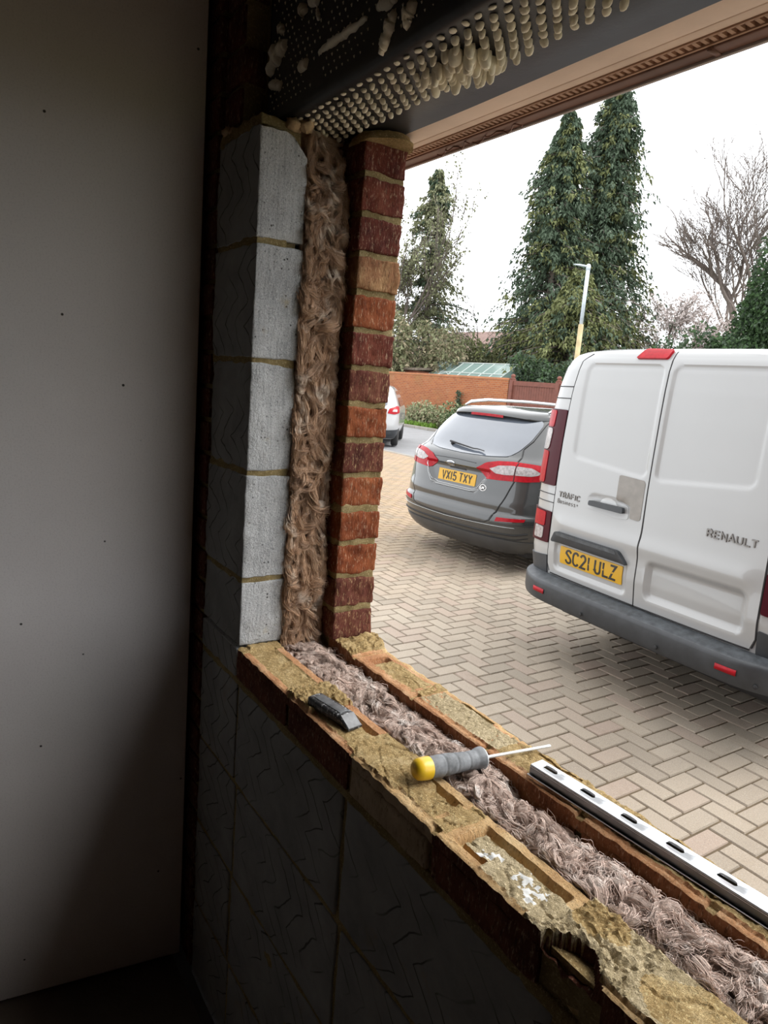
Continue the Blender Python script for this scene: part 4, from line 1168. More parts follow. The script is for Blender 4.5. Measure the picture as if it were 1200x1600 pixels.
# levels: z, half width, rear y, corner depth, exponent
CAR_LV = [(.17,.72,.16,.4,3.0),(.22,.80,.06,.42,3.0),(.30,.86,-.01,.45,3.1),(.40,.90,-.04,.5,3.2),(.50,.915,-.05,.5,3.2),(.565,.92,-.04,.5,3.2),(.585,.92,-.015,.5,3.2),(.70,.925,.0,.5,3.2),(.80,.925,.01,.5,3.1),(.90,.92,.02,.5,3.),(1.0,.91,.03,.5,3.),(1.06,.895,.07,.5,3.),(1.10,.865,.14,.5,3.2),(1.25,.80,.25,.5,3.4),(1.40,.71,.38,.5,3.6),(1.45,.67,.44,.5,3.6),(1.49,.63,.52,.5,3.6),(1.52,.59,.64,.5,3.4),(1.54,.50,.85,.5,3.0)]
VAN_LV = [(.42,.92,.06,.24,4.5),(.55,.955,.02,.24,4.5),(.70,.97,.0,.24,4.5),(1.0,.97,.0,.24,4.5),(1.2,.965,.0,.24,4.5),(1.4,.955,.005,.24,4.5),(1.6,.94,.012,.24,4.5),(1.75,.92,.02,.24,4.3),(1.85,.90,.03,.24,4.0),(1.91,.88,.045,.24,3.8),(1.945,.85,.065,.24,3.6),(1.965,.81,.09,.24,3.4),(1.982,.74,.14,.26,3.2),(1.99,.62,.26,.3,3.)]

class Surf:
    """Rear-and-side skin of a vehicle: u runs round the plan contour from the centre of the tail, z up."""
    def __init__(s,L): s.L=L; s.c={}
    def ring(s,z):
        k=round(z,3)
        if k not in s.c:
            w,y0,d,n=lerp_levels(s.L,k)
            t=np.linspace(0,1,500)**2
            t=np.concatenate([t[:-1],[1.0]]); a=t*math.pi/2
            x=w*np.sin(a)**(2/n); y=y0+d-d*np.cos(a).clip(0)**(2/n)
            q=np.concatenate([[0],np.cumsum(np.hypot(np.diff(x),np.diff(y)))])
            s.c[k]=(q,x,y)
        return s.c[k]
    def p(s,u,z):
        q,x,y=s.ring(z); a=abs(u)
        if a>q[-1]: X=x[-1]; Y=y[-1]+a-q[-1]
        else: X=float(np.interp(a,q,x)); Y=float(np.interp(a,q,y))
        return (math.copysign(X,u),float(Y),z)

def rr(x, z, x0, x1, z0, z1, r, w):
    """1 inside a rounded rectangle falling to 0 over a band w"""
    dx = max(x0 + r - x, x - (x1 - r), 0); dz = max(z0 + r - z, z - (z1 - r), 0)
    d = r - math.hypot(dx, dz) if (dx or dz) else r + 1
    if not (dx and dz): d = min(x - x0, x1 - x, z - z0, z1 - z)
    return sst(0, w, d)

class Vehicle:
    def __init__(s, root, S, disp=None): s.root, s.S, s.disp = root, S, disp or (lambda x, z: 0.)
    def pt(s, u, z, off=0.):
        p = Vector(s.S.p(u, z)); p.y += s.disp(p.x, z) if abs(u) < .9 else 0
        if off:
            e = .004; a, b = Vector(s.S.p(u + e, z)), Vector(s.S.p(u - e, z)); c, d = Vector(s.S.p(u, z + e)), Vector(s.S.p(u, z - e))
            n = (a - b).cross(c - d); n = n.normalized() if n.length > 0 else Vector((0, -1, 0))
            p += n * off
        return p
    def patch(s, name, poly, mat, off=.004, thick=.006, step=.03, parent=None, round_=0):
        """a plate with outline poly [(u, z)] lying on the skin"""
        if round_: poly = rounded(poly, round_)
        b = bmesh.new(); vs = [b.verts.new((u, 0, z)) for u, z in poly]; b.faces.new(vs)
        us = [p[0] for p in poly]; zs = [p[1] for p in poly]
        for ax, lo, hi in ((0, min(us), max(us)), (2, min(zs), max(zs))):
            k = int(lo / step) - 1
            while k * step < hi:
                if k * step > lo + 1e-5:
                    co = [0, 0, 0]; co[ax] = k * step; no = [0, 0, 0]; no[ax] = 1
                    bmesh.ops.bisect_plane(b, geom=b.verts[:] + b.edges[:] + b.faces[:], plane_co=co, plane_no=no, dist=1e-6)
                k += 1
        b.verts.ensure_lookup_table(); b.verts.index_update()
        V = [v.co.copy() for v in b.verts]; n = len(V)
        F = [[v.index for v in f.verts] for f in b.faces]
        # outward winding
        A = sum((V[f[1]] - V[f[0]]).cross(V[f[2]] - V[f[0]]).y for f in F if len(f) > 2)
        if A > 0: F = [f[::-1] for f in F]
        edges = {}
        for f in F:
            for i in range(len(f)): edges[(f[i], f[(i + 1) % len(f)])] = 1
        bd = [(a_, b_) for (a_, b_) in edges if (b_, a_) not in edges]
        b.free()
        m = MB(); m.add([tuple(s.pt(v.x, v.z, off)) for v in V] + [tuple(s.pt(v.x, v.z, off - thick)) for v in V], [tuple(f) for f in F] + [(b_, a_, a_ + n, b_ + n) for a_, b_ in bd])
        return m.build(name, mat, parent or s.root, auto=35)
    def strip(s, name, line, mat, w=.006, off=.003, parent=None, mb=None, n=14):
        m = mb or MB(); pts = []
        for (a, b) in zip(line, line[1:]):
            for k in range(n): pts.append((a[0] + (b[0] - a[0]) * k / n, a[1] + (b[1] - a[1]) * k / n))
        pts.append(line[-1])
        m.tube([s.pt(u, z, off) for u, z in pts], w / 2, 6)
        if mb is None: return m.build(name, mat, parent or s.root)
    def body(s, name, us, zs, mat, front, length, dfront=.7, nf=3., cap=.6):
        S = s.S; m = MB(); rings = []
        for z in zs:
            w = S.ring(z)[1][-1]; ye = S.ring(z)[2][-1]; fy = front(z)
            R = [tuple(s.pt(u, z)) for u in us if abs(u) <= S.ring(z)[0][-1] * 1.0001]
            # constant count: clamp instead of dropping
            R = [tuple(s.pt(math.copysign(min(abs(u), S.ring(z)[0][-1]), u), z)) for u in us]
            yf = fy - dfront
            side = [(w, ye + (yf - ye) * k / 12) for k in range(1, 13)]
            fr = [(w * math.copysign(abs(math.cos(a)) ** (2 / nf), math.cos(a)), yf + dfront * abs(math.sin(a)) ** (2 / nf)) for a in [PI * k / 24 for k in range(1, 24)]]
            sd2 = [(-x, y) for x, y in side[::-1]]
            rings.append(R + [(x, y, z) for x, y in side + fr + sd2])
        n = len(rings[0]); vs = [p for r in rings for p in r]
        top = rings[-1]; cxy = (0, sum(p[1] for p in top) / n)
        for k in (.7, .35): vs += [(p[0] * k, cxy[1] + (p[1] - cxy[1]) * (1 - (1 - k) * .9), p[2] + .012 * (1 - k)) for p in top]
        nr = len(rings) + 2
        fs = [(i * n + j, i * n + (j + 1) % n, (i + 1) * n + (j + 1) % n, (i + 1) * n + j) for i in range(nr - 1) for j in range(n)]
        fs.append(tuple((nr - 1) * n + j for j in range(n))); fs.append(tuple(range(n - 1, -1, -1)))
        m.add(vs, fs); return m.build(name, mat, s.root, auto=50)

def rounded(poly, r, n=5):
    out = []; k = len(poly)
    for i in range(k):
        p, a, b = Vector(poly[i]), Vector(poly[i - 1]), Vector(poly[(i + 1) % k])
        ra = min(r, (a - p).length * .45, (b - p).length * .45)
        s_, e = p + (a - p).normalized() * ra, p + (b - p).normalized() * ra
        for j in range(n + 1):
            t = j / n; q = s_ * (1 - t) ** 2 + p * 2 * t * (1 - t) + e * t * t; out.append((q.x, q.y))
    return out

def arc(cx_, cy_, rx, ry, a0, a1, n=8): return [(cx_ + rx * math.cos(math.radians(a0 + (a1 - a0) * i / n)), cy_ + ry * math.sin(math.radians(a0 + (a1 - a0) * i / n))) for i in range(n + 1)]
G = {  # strokes of the letters in a box .6 wide and 1 high
 'S': [[(.56, .84)] + arc(.30, .75, .26, .25, 20, 180, 8)[1:] + arc(.30, .25, .27, .25, 60, -180, 10) ],
 'C': [arc(.32, .70, .27, .30, 25, 180, 7) + arc(.32, .30, .27, .30, 180, 335, 7)],
 '2': [arc(.30, .72, .25, .28, 165, -30, 9) + [(.04, 0), (.58, 0)]],
 '1': [[(.30, 0), (.30, 1)]],
 'I': [[(.30, 0), (.30, 1)]],
 'U': [[(.05, 1), (.05, .28)] + arc(.30, .28, .25, .28, 180, 360, 8) + [(.55, 1)]],
 'L': [[(.08, 1), (.08, 0), (.56, 0)]],
 'Z': [[(.05, 1), (.55, 1), (.03, 0), (.57, 0)]],
 'V': [[(.03, 1), (.30, 0), (.57, 1)]],
 'X': [[(.04, 0), (.56, 1)], [(.04, 1), (.56, 0)]],
 '5': [[(.54, 1), (.12, 1), (.09, .56)] + arc(.30, .31, .26, .31, 130, -160, 10)],
 'T': [[(.02, 1), (.58, 1)], [(.30, 1), (.30, 0)]],
 'Y': [[(.03, 1), (.30, .48), (.57, 1)], [(.30, .48), (.30, 0)]],
 'R': [[(.07, 0), (.07, 1), (.34, 1)] + arc(.34, .75, .22, .25, 90, -90, 6) + [(.07, .5)], [(.32, .5), (.57, 0)]],
 'E': [[(.55, 1), (.08, 1), (.08, 0), (.55, 0)], [(.08, .5), (.5, .5)]],
 'N': [[(.06, 0), (.06, 1), (.54, 0), (.54, 1)]],
 'A': [[(.0, 0), (.30, 1), (.60, 0)], [(.12, .33), (.48, .33)]],
 'F': [[(.08, 0), (.08, 1), (.55, 1)], [(.08, .52), (.48, .52)]],
 'B': [[(.07, .5), (.07, 1), (.34, 1)] + arc(.34, .76, .19, .24, 90, -90, 6) + [(.07, .52)], [(.07, .52), (.07, 0), (.36, 0)] + arc(.36, .26, .21, .26, -90, 90, 6)],
 'K': [[(.08, 0), (.08, 1)], [(.55, 1), (.12, .45), (.57, 0)]],
 'u': [[(.08, .68), (.08, .2)] + arc(.28, .2, .20, .2, 180, 360, 6) + [(.48, .68)], [(.48, .68), (.48, 0)]],
 's': [arc(.28, .50, .18, .16, 30, 200, 6) + arc(.28, .17, .20, .17, 50, -160, 7)],
 'i': [[(.28, 0), (.28, .66)], [(.28, .84), (.28, .92)]],
 'n': [[(.08, 0), (.08, .66)], [(.08, .42)] + arc(.28, .44, .20, .22, 180, 0, 6) + [(.48, 0)]],
 'e': [[(.08, .34), (.48, .34)] + arc(.28, .34, .20, .33, 0, 320, 10)],
 '+': [[(.06, .5), (.54, .5)], [(.30, .74), (.30, .26)]],
 'o': [arc(.28, .34, .20, .33, 0, 360, 10)], 'r': [[(.1, 0), (.1, .66)], [(.1, .4)] + arc(.3, .42, .2, .24, 180, 60, 5)], 'd': [arc(.26, .32, .2, .31, 0, 360, 10), [(.48, 0), (.48, 1)]],
}
def text(V, name, s_, u0, z0, h, wd, stroke, mat, gap=.2, off=.006, thick=.004, parent=None, slant=0., dz=0., ws=1.):
    """raised letters on the skin of V: lower left corner u0, z0, height h, letter width wd"""
    m = MB(); x = u0
    for ch in s_:
        if ch == ' ': x += wd * .55; continue
        cw = wd * (.34 if ch in '1Ii' else 1.0)
        for st in G[ch]:
            pts = []
            for px, pz in st:
                X = (px / .6 - (.5 if ch in '1Ii' else 0)) * wd + (cw * .5 if ch in '1Ii' else 0)
                pts.append(Vector((x + X * 1.0 + pz * h * slant, z0 + pz * h + (x - u0) * dz)))
            L = []; Rr = []
            for i, p in enumerate(pts):
                a = (p - pts[i - 1]).normalized() if i else (pts[1] - p).normalized()
                b = (pts[i + 1] - p).normalized() if i < len(pts) - 1 else a
                t = a + b; t = t.normalized() if t.length > .2 else a
                nn = Vector((-t.y, t.x)); k = stroke / 2 / max(.45, nn.dot(Vector((-a.y, a.x))))
                e = Vector((0, 0))
                if i == 0: e = -a * 0
                L.append(p + nn * k + e); Rr.append(p - nn * k + e)
            b0 = []
            for P in (L, Rr): b0.append([tuple(V.pt(p.x, p.y, off)) for p in P]); b0.append([tuple(V.pt(p.x, p.y, off - thick)) for p in P])
            n = len(pts)
            vs = b0[0] + b0[2] + b0[1] + b0[3]
            fs = []
            for i in range(n - 1):
                fs += [(i, n + i, n + i + 1, i + 1), (2 * n + i, i, i + 1, 2 * n + i + 1), (n + i, 3 * n + i, 3 * n + i + 1, n + i + 1)]
            fs += [(0, 2 * n, 3 * n, n), (n - 1, 2 * n - 1, 4 * n - 1, 3 * n - 1)]
            m.add(vs, fs)
        x += (cw if ch != 'L' else cw * .86) + gap * wd
    return m.build(name, mat, parent or V.root, smooth=False), x

M['white_paint'] = simple('white_van_paint', (.32, .325, .325), .28, var=.02, vs=2, coat=.7)
M['grey_paint'] = simple('metallic_grey_paint', (.036, .038, .039), .32, metal=.35, var=.05, vs=3, coat=1.0, spec=.6)
M['black_trim'] = simple('black_bumper_plastic', (.027, .030, .034), .5, var=.3, vs=10, bump=.2, bs=90, bd=.001)
M['scuffed'] = simple('scuffed_bumper_step', (.052, .058, .064), .5, var=.45, vs=26, bump=.3, bs=120, bd=.001)
M['rubber'] = simple('tyre_rubber', (.02, .02, .02), .8)
M['gap'] = simple('dark_panel_gap', (.012, .012, .013), .7)
M['red_lens'] = simple('red_lamp_lens', (.31, .004, .011), .3, spec=.18, coat=.08, var=.25, vs=40)
M['dark_lens'] = simple('smoked_red_lens', (.045, .002, .007), .35, spec=.12, coat=.04, var=.1)
M['clear_lens'] = simple('clear_lamp_lens', (.31, .285, .285), .2, coat=.2, var=.35, vs=45)
M['plate'] = simple('yellow_number_plate', (.52, .29, .008), .35, var=.03)
M['ink'] = simple('black_ink', (.012, .012, .012), .5)
M['chrome'] = simple('chrome', (.72, .73, .74), .15, metal=1)
M['dark_chrome'] = simple('dark_chrome_letters', (.16, .15, .14), .35, metal=.7)
M['glass'] = simple('tinted_glass', (.10, .115, .14), .05, spec=1.0, coat=.8, var=.1, vs=2)
M['tape'] = simple('grey_film_patch', (.20, .185, .165), .35, var=.12, vs=20)
M['wheel'] = simple('alloy_wheel', (.35, .36, .37), .3, metal=.8)
def wheel(root, x, y, r=.33, w=.22, name='wheel'):
    m = MB(); s_ = 1 if x > 0 else -1
    m.lathe([(0, r * .62), (.01, r * .9), (.04, r), (w - .04, r), (w - .01, r * .9), (w, r * .62)], (x, y, r), (x - s_ * 1, y, r), 36, 0)
    m.lathe([(.012, .03), (.01, r * .2), (.02, r * .45), (.005, r * .6), (.02, r * .64)], (x, y, r), (x - s_ * 1, y, r), 20, 1)
    return m.build(name, [M['rubber'], M['wheel']], root)

# ---------------------------------------------------------------- the white van
VO = (-1.01031, 2.76001, GZ); VA = math.radians(-4)
van = empty('van', VO, VA, label='white panel van parked with its rear doors towards the window opening', cat='van')
def van_disp(x, z):
    d = 0
    if z < .5: return 0
    zb = 1.262 + .10 * max(0, (abs(x) - .02)) * .9
    d += .013 * rr(x, z, -.603, -.022, zb, 1.893, .055, .022) + .013 * rr(x, z, .022, .603, zb, 1.893, .055, .022)
    d += .020 * rr(x, z, -.660, -.055, .592, .80, .045, .028) * sst(.88, .80, z)
    d += .030 * rr(x, z, .055, .655, .612, .842, .05, .035)
    d += .016 * rr(x, z, -.42, -.10, 1.035, 1.135, .05, .02) * .5
    d -= .014 * math.exp(-((z - .90) / .05) ** 2) * sst(.72, .6, abs(x)) - .010 * sst(1.15, .92, z) * 0
    return d
VSurf = Surf(VAN_LV)
V = Vehicle(van, VSurf, van_disp)
us = sorted(set([round(-.76 + .0095 * i, 4) for i in range(161)] + [-1.4, -1.25, -1.18, -1.12, -1.07, -1.02, -.97, -.92, -.87, -.82, -.79, .79, .82, .87, .92, .97, 1.02, 1.07, 1.12, 1.18, 1.25, 1.4]))
zs = [.42, .46, .5] + [.53 + .0095 * i for i in range(int((1.93 - .53) / .0095))] + [1.935, 1.945, 1.955, 1.965, 1.972, 1.978, 1.982, 1.986, 1.99]
V.body('body_shell', us, zs, M['white_paint'], lambda z: 5.0 - .16 * max(0, z - .6) - 1.25 * max(0, z - 1.05), 5.0)
# doors as plates of their own
DL = [(-.004, .562), (-.004, 1.955), (-.10, 1.958), (-.60, 1.940), (-.665, 1.90), (-.69, 1.70), (-.703, 1.4), (-.71, 1.0), (-.712, .62), (-.69, .565)]
def door(side):
    poly = [(side * -u, z) for u, z in DL]
    d = V.patch('rear_door', poly, M['white_paint'], off=.007, thick=.012, step=.0098)
    return d
dl = door(-1); dr = door(1)
dl['label'] = 'left rear door with black handle and yellow number plate'; dr['label'] = 'right rear door with dark raised lettering'
mb = MB()
V.strip('x', [(0, .555), (0, .75), (0.004, .95), (0, 1.26), (0, 1.6), (0, 1.955)], None, .007, .006, mb=mb)
for s_ in (-1, 1):
    V.strip('x', [(s_ * .70, .57), (s_ * .716, .62), (s_ * .715, 1.0), (s_ * .708, 1.4), (s_ * .695, 1.7), (s_ * .672, 1.90), (s_ * .61, 1.945)], None, .007, .004, mb=mb)
    V.strip('x', [(s_ * .69, .558), (0, .555)], None, .008, .004, mb=mb)
    V.strip('x', [(s_ * .69, 1.745), (s_ * 1.06, 1.742)], None, .006, .002, mb=mb); V.strip('x', [(s_ * .70, 1.672), (s_ * 1.07, 1.668)], None, .006, .002, mb=mb)
    V.strip('x', [(s_ * .715, 1.062), (s_ * 1.09, 1.058)], None, .005, .002, mb=mb); V.strip('x', [(s_ * .715, 1.010), (s_ * 1.09, 1.006)], None, .005, .002, mb=mb)
mb.build('panel_gap', M['gap'], van)
# lamps: each a clear, red and smoked lens
for s_ in (-1, 1):
    f = lambda P: [(s_ * -u, z) for u, z in P]
    a = V.patch('tail_lamp', f([(-.720, 1.118), (-.706, 1.60), (-1.03, 1.60), (-1.045, 1.112)]), M['dark_lens'], .010, .02, .03, round_=.02)
    V.patch('red_lens', f([(-.842, 1.125), (-.835, 1.330), (-1.035, 1.332), (-1.035, 1.12)]), M['red_lens'], .014, .004, .03, a, .02)
    V.patch('red_lens', f([(-.822, 1.485), (-.812, 1.592), (-1.025, 1.592), (-1.03, 1.485)]), M['red_lens'], .014, .004, .03, a, .02)
    V.patch('clear_lens', f([(-.842, 1.340), (-.822, 1.478), (-.985, 1.475), (-1.01, 1.338)]), M['clear_lens'], .015, .004, .03, a, .03)
    b_ = V.patch('tail_lamp', f([(-.722, .748), (-.722, .950), (-1.05, .955), (-1.055, .735)]), M['dark_lens'], .010, .02, .03, round_=.015)
    V.patch('red_lens', f([(-.775, .850), (-.775, .942), (-.90, .944), (-.905, .845)]), M['red_lens'], .014, .004, .03, b_, .012)
    V.patch('clear_lens', f([(-.785, .765), (-.782, .842), (-.885, .842), (-.888, .760)]), M['clear_lens'], .014, .004, .03, b_, .015)
    V.patch('corner_guard', f([(-.722, .50), (-.722, .668), (-.90, .645), (-1.18, .640), (-1.18, .48)]), M['black_trim'], .009, .012, .03, round_=.012)
bl = V.patch('brake_light', [(-.240, 1.913), (-.030, 1.913), (-.020, 1.958), (-.205, 1.962)], M['red_lens'], .022, .02, .03, round_=.012)
# bumper: wraps round, step on top
B_prof = [(.0, .405), (.070, .388), (.098, .392), (.112, .42), (.116, .50), (.114, .514), (.106, .524), (.095, .530), (.03, .546), (-.03, .550)]
mb = MB()
def bfn(k, u):
    o, z = B_prof[int(k)]
    q = V.S.p(u, .55); e = .01; a, b = Vector(V.S.p(u + e, .55)), Vector(V.S.p(u - e, .55)); n = Vector((a.y - b.y, -(a.x - b.x), 0)).normalized()
    fade = 1 - .72 * sst(.66, 1.02, abs(u))
    return (q[0] + n.x * o * fade, q[1] + n.y * o * fade, z)
mb.grid(bfn, list(range(len(B_prof))), [-1.45 + 2.9 * i / 120 for i in range(121)])
mb.m = [1 if (i % 9) >= 6 else 0 for i in range(len(mb.f))]
bump_ = mb.build('rear_bumper', [M['black_trim'], M['scuffed']], van, auto=40)
def on_b(u, z, o=.1160):
    q = V.S.p(u, .55); e = .01; a, b = Vector(V.S.p(u + e, .55)), Vector(V.S.p(u - e, .55)); n = Vector((a.y - b.y, -(a.x - b.x), 0)).normalized()
    o *= 1 - .72 * sst(.66, 1.02, abs(u)); return Vector((q[0] + n.x * o, q[1] + n.y * o, z))
for s_ in (-1, 1):
    mb = MB(); pts = [(s_ * (.60 + .10 * i / 6)) for i in range(7)]
    mb.grid(lambda i, k: tuple(on_b(pts[int(i)], (.447, .447, .475, .475)[int(k)], (.113, .1195, .1195, .113)[int(k)])), list(range(7)) if s_ > 0 else list(range(6, -1, -1)), [0, 1, 2, 3])
    mb.build('reflector', M['red_lens'], bump_)
for u in (-.27, .27, .78): 
    mb = MB(); p = on_b(u, .425, .119); mb.lathe([(0, .011), (.003, .010), (.0035, .005)], p, p + Vector((0, -1, 0)), 14); mb.build('parking_sensor', M['gap'], bump_)
# number plate, its lamp strip, the handle, the film patch
pl = V.patch('number_plate', [(-.610, .648), (-.102, .648), (-.102, .757), (-.610, .757)], M['plate'], .012, .008, .05, dl, .008)
text(V, 'registration', 'SC21 ULZ', -.556, .664, .077, .048, .0125, M['ink'], .30, .0145, .004, dl)
st = V.patch('plate_lamp_strip', [(-.672, .775), (-.640, .845), (-.125, .845), (-.068, .790), (-.060, .775)], M['black_trim'], .034, .034, .04, dl, .02)
V.patch('strip_top', [(-.62, .822), (-.63, .843), (-.14, .843), (-.13, .822)], M['scuffed'], .036, .004, .04, dl, .008)  # upper band of the strip in a paler tone
V.patch('handle_surround', rounded([(-.425, 1.04), (-.415, 1.118), (-.335, 1.118), (-.30, 1.138), (-.22, 1.138), (-.18, 1.112), (-.11, 1.10), (-.10, 1.03), (-.20, 1.020)], .02), M['white_paint'], .010, .008, .03, dl)
h_ = V.patch('door_handle', [(-.390, 1.060), (-.388, 1.090), (-.132, 1.092), (-.128, 1.058)], M['black_trim'], .042, .022, .03, dl, .012)
V.patch('handle_recess', rounded([(-.33, 1.062), (-.32, 1.105), (-.28, 1.125), (-.24, 1.125), (-.20, 1.105), (-.195, 1.062)], .02), simple('pale_handle_cup', (.50, .51, .51), .4), .0115, .004, .03, dl)  # cup in a paler tone than the door paint
V.patch('grey_patch', [(-.205, 1.125), (-.205, 1.265), (-.190, 1.270), (-.030, 1.262), (-.020, 1.245), (-.020, 1.045), (-.035, 1.035), (-.095, 1.038), (-.098, 1.105), (-.160, 1.120)], M['tape'], .0095, .002, .03, dl, .012)
text(V, 'model_lettering', 'TRAFIC', -.668, 1.062, .031, .027, .0062, M['dark_chrome'], .30, .012, .004, dl)
text(V, 'trim_lettering', 'Business+', -.676, 1.022, .026, .0175, .0026, M['dark_chrome'], .28, .010, .002, dl)
text(V, 'maker_lettering', 'RENAULT', .392, 1.052, .035, .032, .0066, M['dark_chrome'], .24, .013, .005, dr)
for x in (-.86, .86):
    for y in (1.0, 4.1): wheel(van, x, y, .34, .22)
mb = MB(); mb.rbox((-.84, .3, .22), (.84, 4.6, .44), .03, .3); mb.build('underbody', M['gap'], van)
mb = MB(); mb.tube([(-.35, .55, .28), (-.35, .22, .29)], .03, 10); mb.build('exhaust', M['wheel'], van)
for s_ in (-1, 1):
    mb = MB(); mb.rbox((s_ * 1.0 - .1, 3.72, 1.05), (s_ * 1.0 + .1, 3.86, 1.32), .03, .1); mb.build('door_mirror', M['black_trim'], van)
    mb = MB(); mb.box(s_ * .948 - .01, s_ * .948 + .01, 3.1, 3.9, 1.1, 1.6); mb.build('side_window', M['glass'], van, smooth=False)

# ---------------------------------------------------------------- the grey estate car
CO = (-3.93926, 3.81945, GZ); CA = math.radians(4)
car = empty('estate_car', CO, CA, label='dark grey estate car parked beyond the white van', cat='car')
def car_disp(x, z):
    d = 0
    # plate recess: a wide trapezium that narrows downwards
    hw = .49 - max(0, .985 - z) * .70
    if .70 < z < 1.02 and abs(x) < .6:
        d += .034 * sst(0, .03, hw - abs(x)) * sst(.720, .748, z) * sst(.958, .925, z)
    d -= .014 * math.exp(-((z - .66) / .05) ** 2) * sst(.9, .6, abs(x))
    d -= .010 * math.exp(-((z - 1.03) / .022) ** 2) * sst(.9, .5, abs(x))
    return d
Cc = Vehicle(car, Surf(CAR_LV), car_disp)
us = sorted(set([round(-.78 + .013 * i, 4) for i in range(121)] + [s * v for s in (-1, 1) for v in (.82, .86, .9, .94, .98, 1.02, 1.07, 1.12, 1.18, 1.25, 1.35)]))
zs = [.17, .2, .23, .27, .31, .35, .38, .40, .43, .46, .50, .54, .565, .575, .585, .60, .63] + [.65 + .011 * i for i in range(41)] + [1.115 + .02 * i for i in range(19)] + [1.49, 1.50, 1.51, 1.52, 1.53, 1.54]
def cfront(z): return 4.85 - .25 * abs(z - .5) - (2.9 * max(0, z - .98) if z > .98 else 0)
Cc.body('body_shell', us, zs, M['grey_paint'], cfront, 4.85, .6)
M['low_trim'] = simple('satin_grey_valance', (.045, .047, .05), .45, var=.2, vs=6, coat=.3)
Cc.patch('lower_valance', [(-1.15, .20), (1.15, .20), (1.15, .335), (.70, .345), (0, .345), (-.70, .345), (-1.15, .335)], M['low_trim'], .006, .01, .04)
gl = Cc.patch('rear_window', [(-.602, 1.150), (-.535, 1.092), (-.35, 1.074), (0, 1.066), (.35, 1.074), (.535, 1.092), (.602, 1.150), (.652, 1.25), (.655, 1.40), (.60, 1.437), (.3, 1.452), (0, 1.455), (-.3, 1.452), (-.60, 1.437), (-.655, 1.40), (-.652, 1.25)], M['glass'], .006, .01, .035, round_=.03)
tg = Cc.patch('tailgate', [(-.625, 1.168), (-.66, 1.09), (-.70, .90), (-.665, .80), (-.625, .68), (-.535, .512), (-.49, .488), (-.25, .472), (0, .468), (.25, .472), (.49, .488), (.535, .512), (.625, .68), (.665, .80), (.70, .90), (.66, 1.09), (.625, 1.168), (.545, 1.082), (.35, 1.064), (0, 1.056), (-.35, 1.064), (-.545, 1.082)], M['grey_paint'], .005, .010, .018)
mb = MB()
for s_ in (-1, 1):
    Cc.strip('x', [(s_ * u, z) for u, z in [(.675, 1.44), (.672, 1.25), (.632, 1.172), (.668, 1.09), (.708, .90), (.672, .80), (.632, .68), (.545, .508), (.49, .480), (.25, .464), (0, .460)]], None, .008, .003, mb=mb)
    Cc.strip('x', [(s_ * u, z) for u, z in [(.54, .485), (.9, .50), (1.2, .52)]], None, .005, .002, mb=mb)
mb.build('tailgate_gap', M['gap'], car)
mb = MB()
for z_, w_ in ((.395, .016), (.352, .008)):
    Cc.strip('x', [(-1.1, z_ + .02), (-.8, z_ + .005), (0, z_ - .006), (.8, z_ + .005), (.92, z_ + .03)], None, w_, .002, mb=mb)
mb.build('bumper_groove', M['gap'], car)
mb = MB(); Cc.strip('x', [(-1.1, .475), (-.8, .465), (0, .446), (.5, .462), (.8, .47)], None, .006, .004, mb=mb); mb.build('bumper_edge', M['chrome'] if False else simple('bright_bumper_edge', (.35, .37, .38), .25, metal=.5, coat=1), car)
# spoiler over the rear window with the high stop lamp
mb = MB()
def spoil(k, u):
    P = [(.03, 1.456), (.055, 1.448), (.075, 1.452), (.078, 1.462), (.055, 1.490), (.01, 1.512), (-.06, 1.528)]
    o, z = P[int(k)]; f = 1 - .55 * sst(.45, .68, abs(u)); q = Cc.S.p(u, 1.455)
    dz = -.030 * (abs(u) / .65) ** 2.2
    return (q[0] * (1.0 + .02 * f), q[1] - o * f * 1.0 - .0 + (.0 if k < 6 else .02), z + dz)
mb.grid(spoil, list(range(7)), [-.69 + 1.38 * i / 60 for i in range(61)])
sp = mb.build('roof_spoiler', M['grey_paint'], car)
mb = MB()
def under(k, u):
    o, z = ((.0, 1.438), (.0, 1.455), (.072, 1.4475))[int(k)]; f = 1 - .55 * sst(.45, .68, abs(u)); q = Cc.S.p(u, 1.455); return (q[0] * 1.01, q[1] - o * f - .012, z - .030 * (abs(u) / .65) ** 2.2 - (.0 if k else .004))
mb.grid(under, [0, 1, 2], [-.67 + 1.34 * i / 50 for i in range(51)]); mb.build('spoiler_underside', M['gap'], sp)
mb = MB()
mb.grid(lambda u, k: (lambda q: (q[0], q[1] - .080 * (1 if 1 else 0) - .002, (1.436, 1.4485, 1.461)[int(k)] - .030 * (abs(u) / .65) ** 2.2))(Cc.S.p(u, 1.455)), [-.22 + .44 * i / 16 for i in range(17)], [0, 1, 2]); mb.build('high_stop_lamp', M['dark_lens'] if False else M['red_lens'], sp)
# roof rails
for s_ in (-1, 1):
    mb = MB(); mb.tube([(s_ * x, y, z) for x, y, z in [(.57, .62, 1.515), (.575, .70, 1.555), (.575, .95, 1.583), (.575, 1.6, 1.59), (.57, 2.5, 1.575), (.56, 2.75, 1.53)]], [.012, .017, .018, .018, .018, .012], 8)
    mb.build('roof_rail', M['chrome'], car)
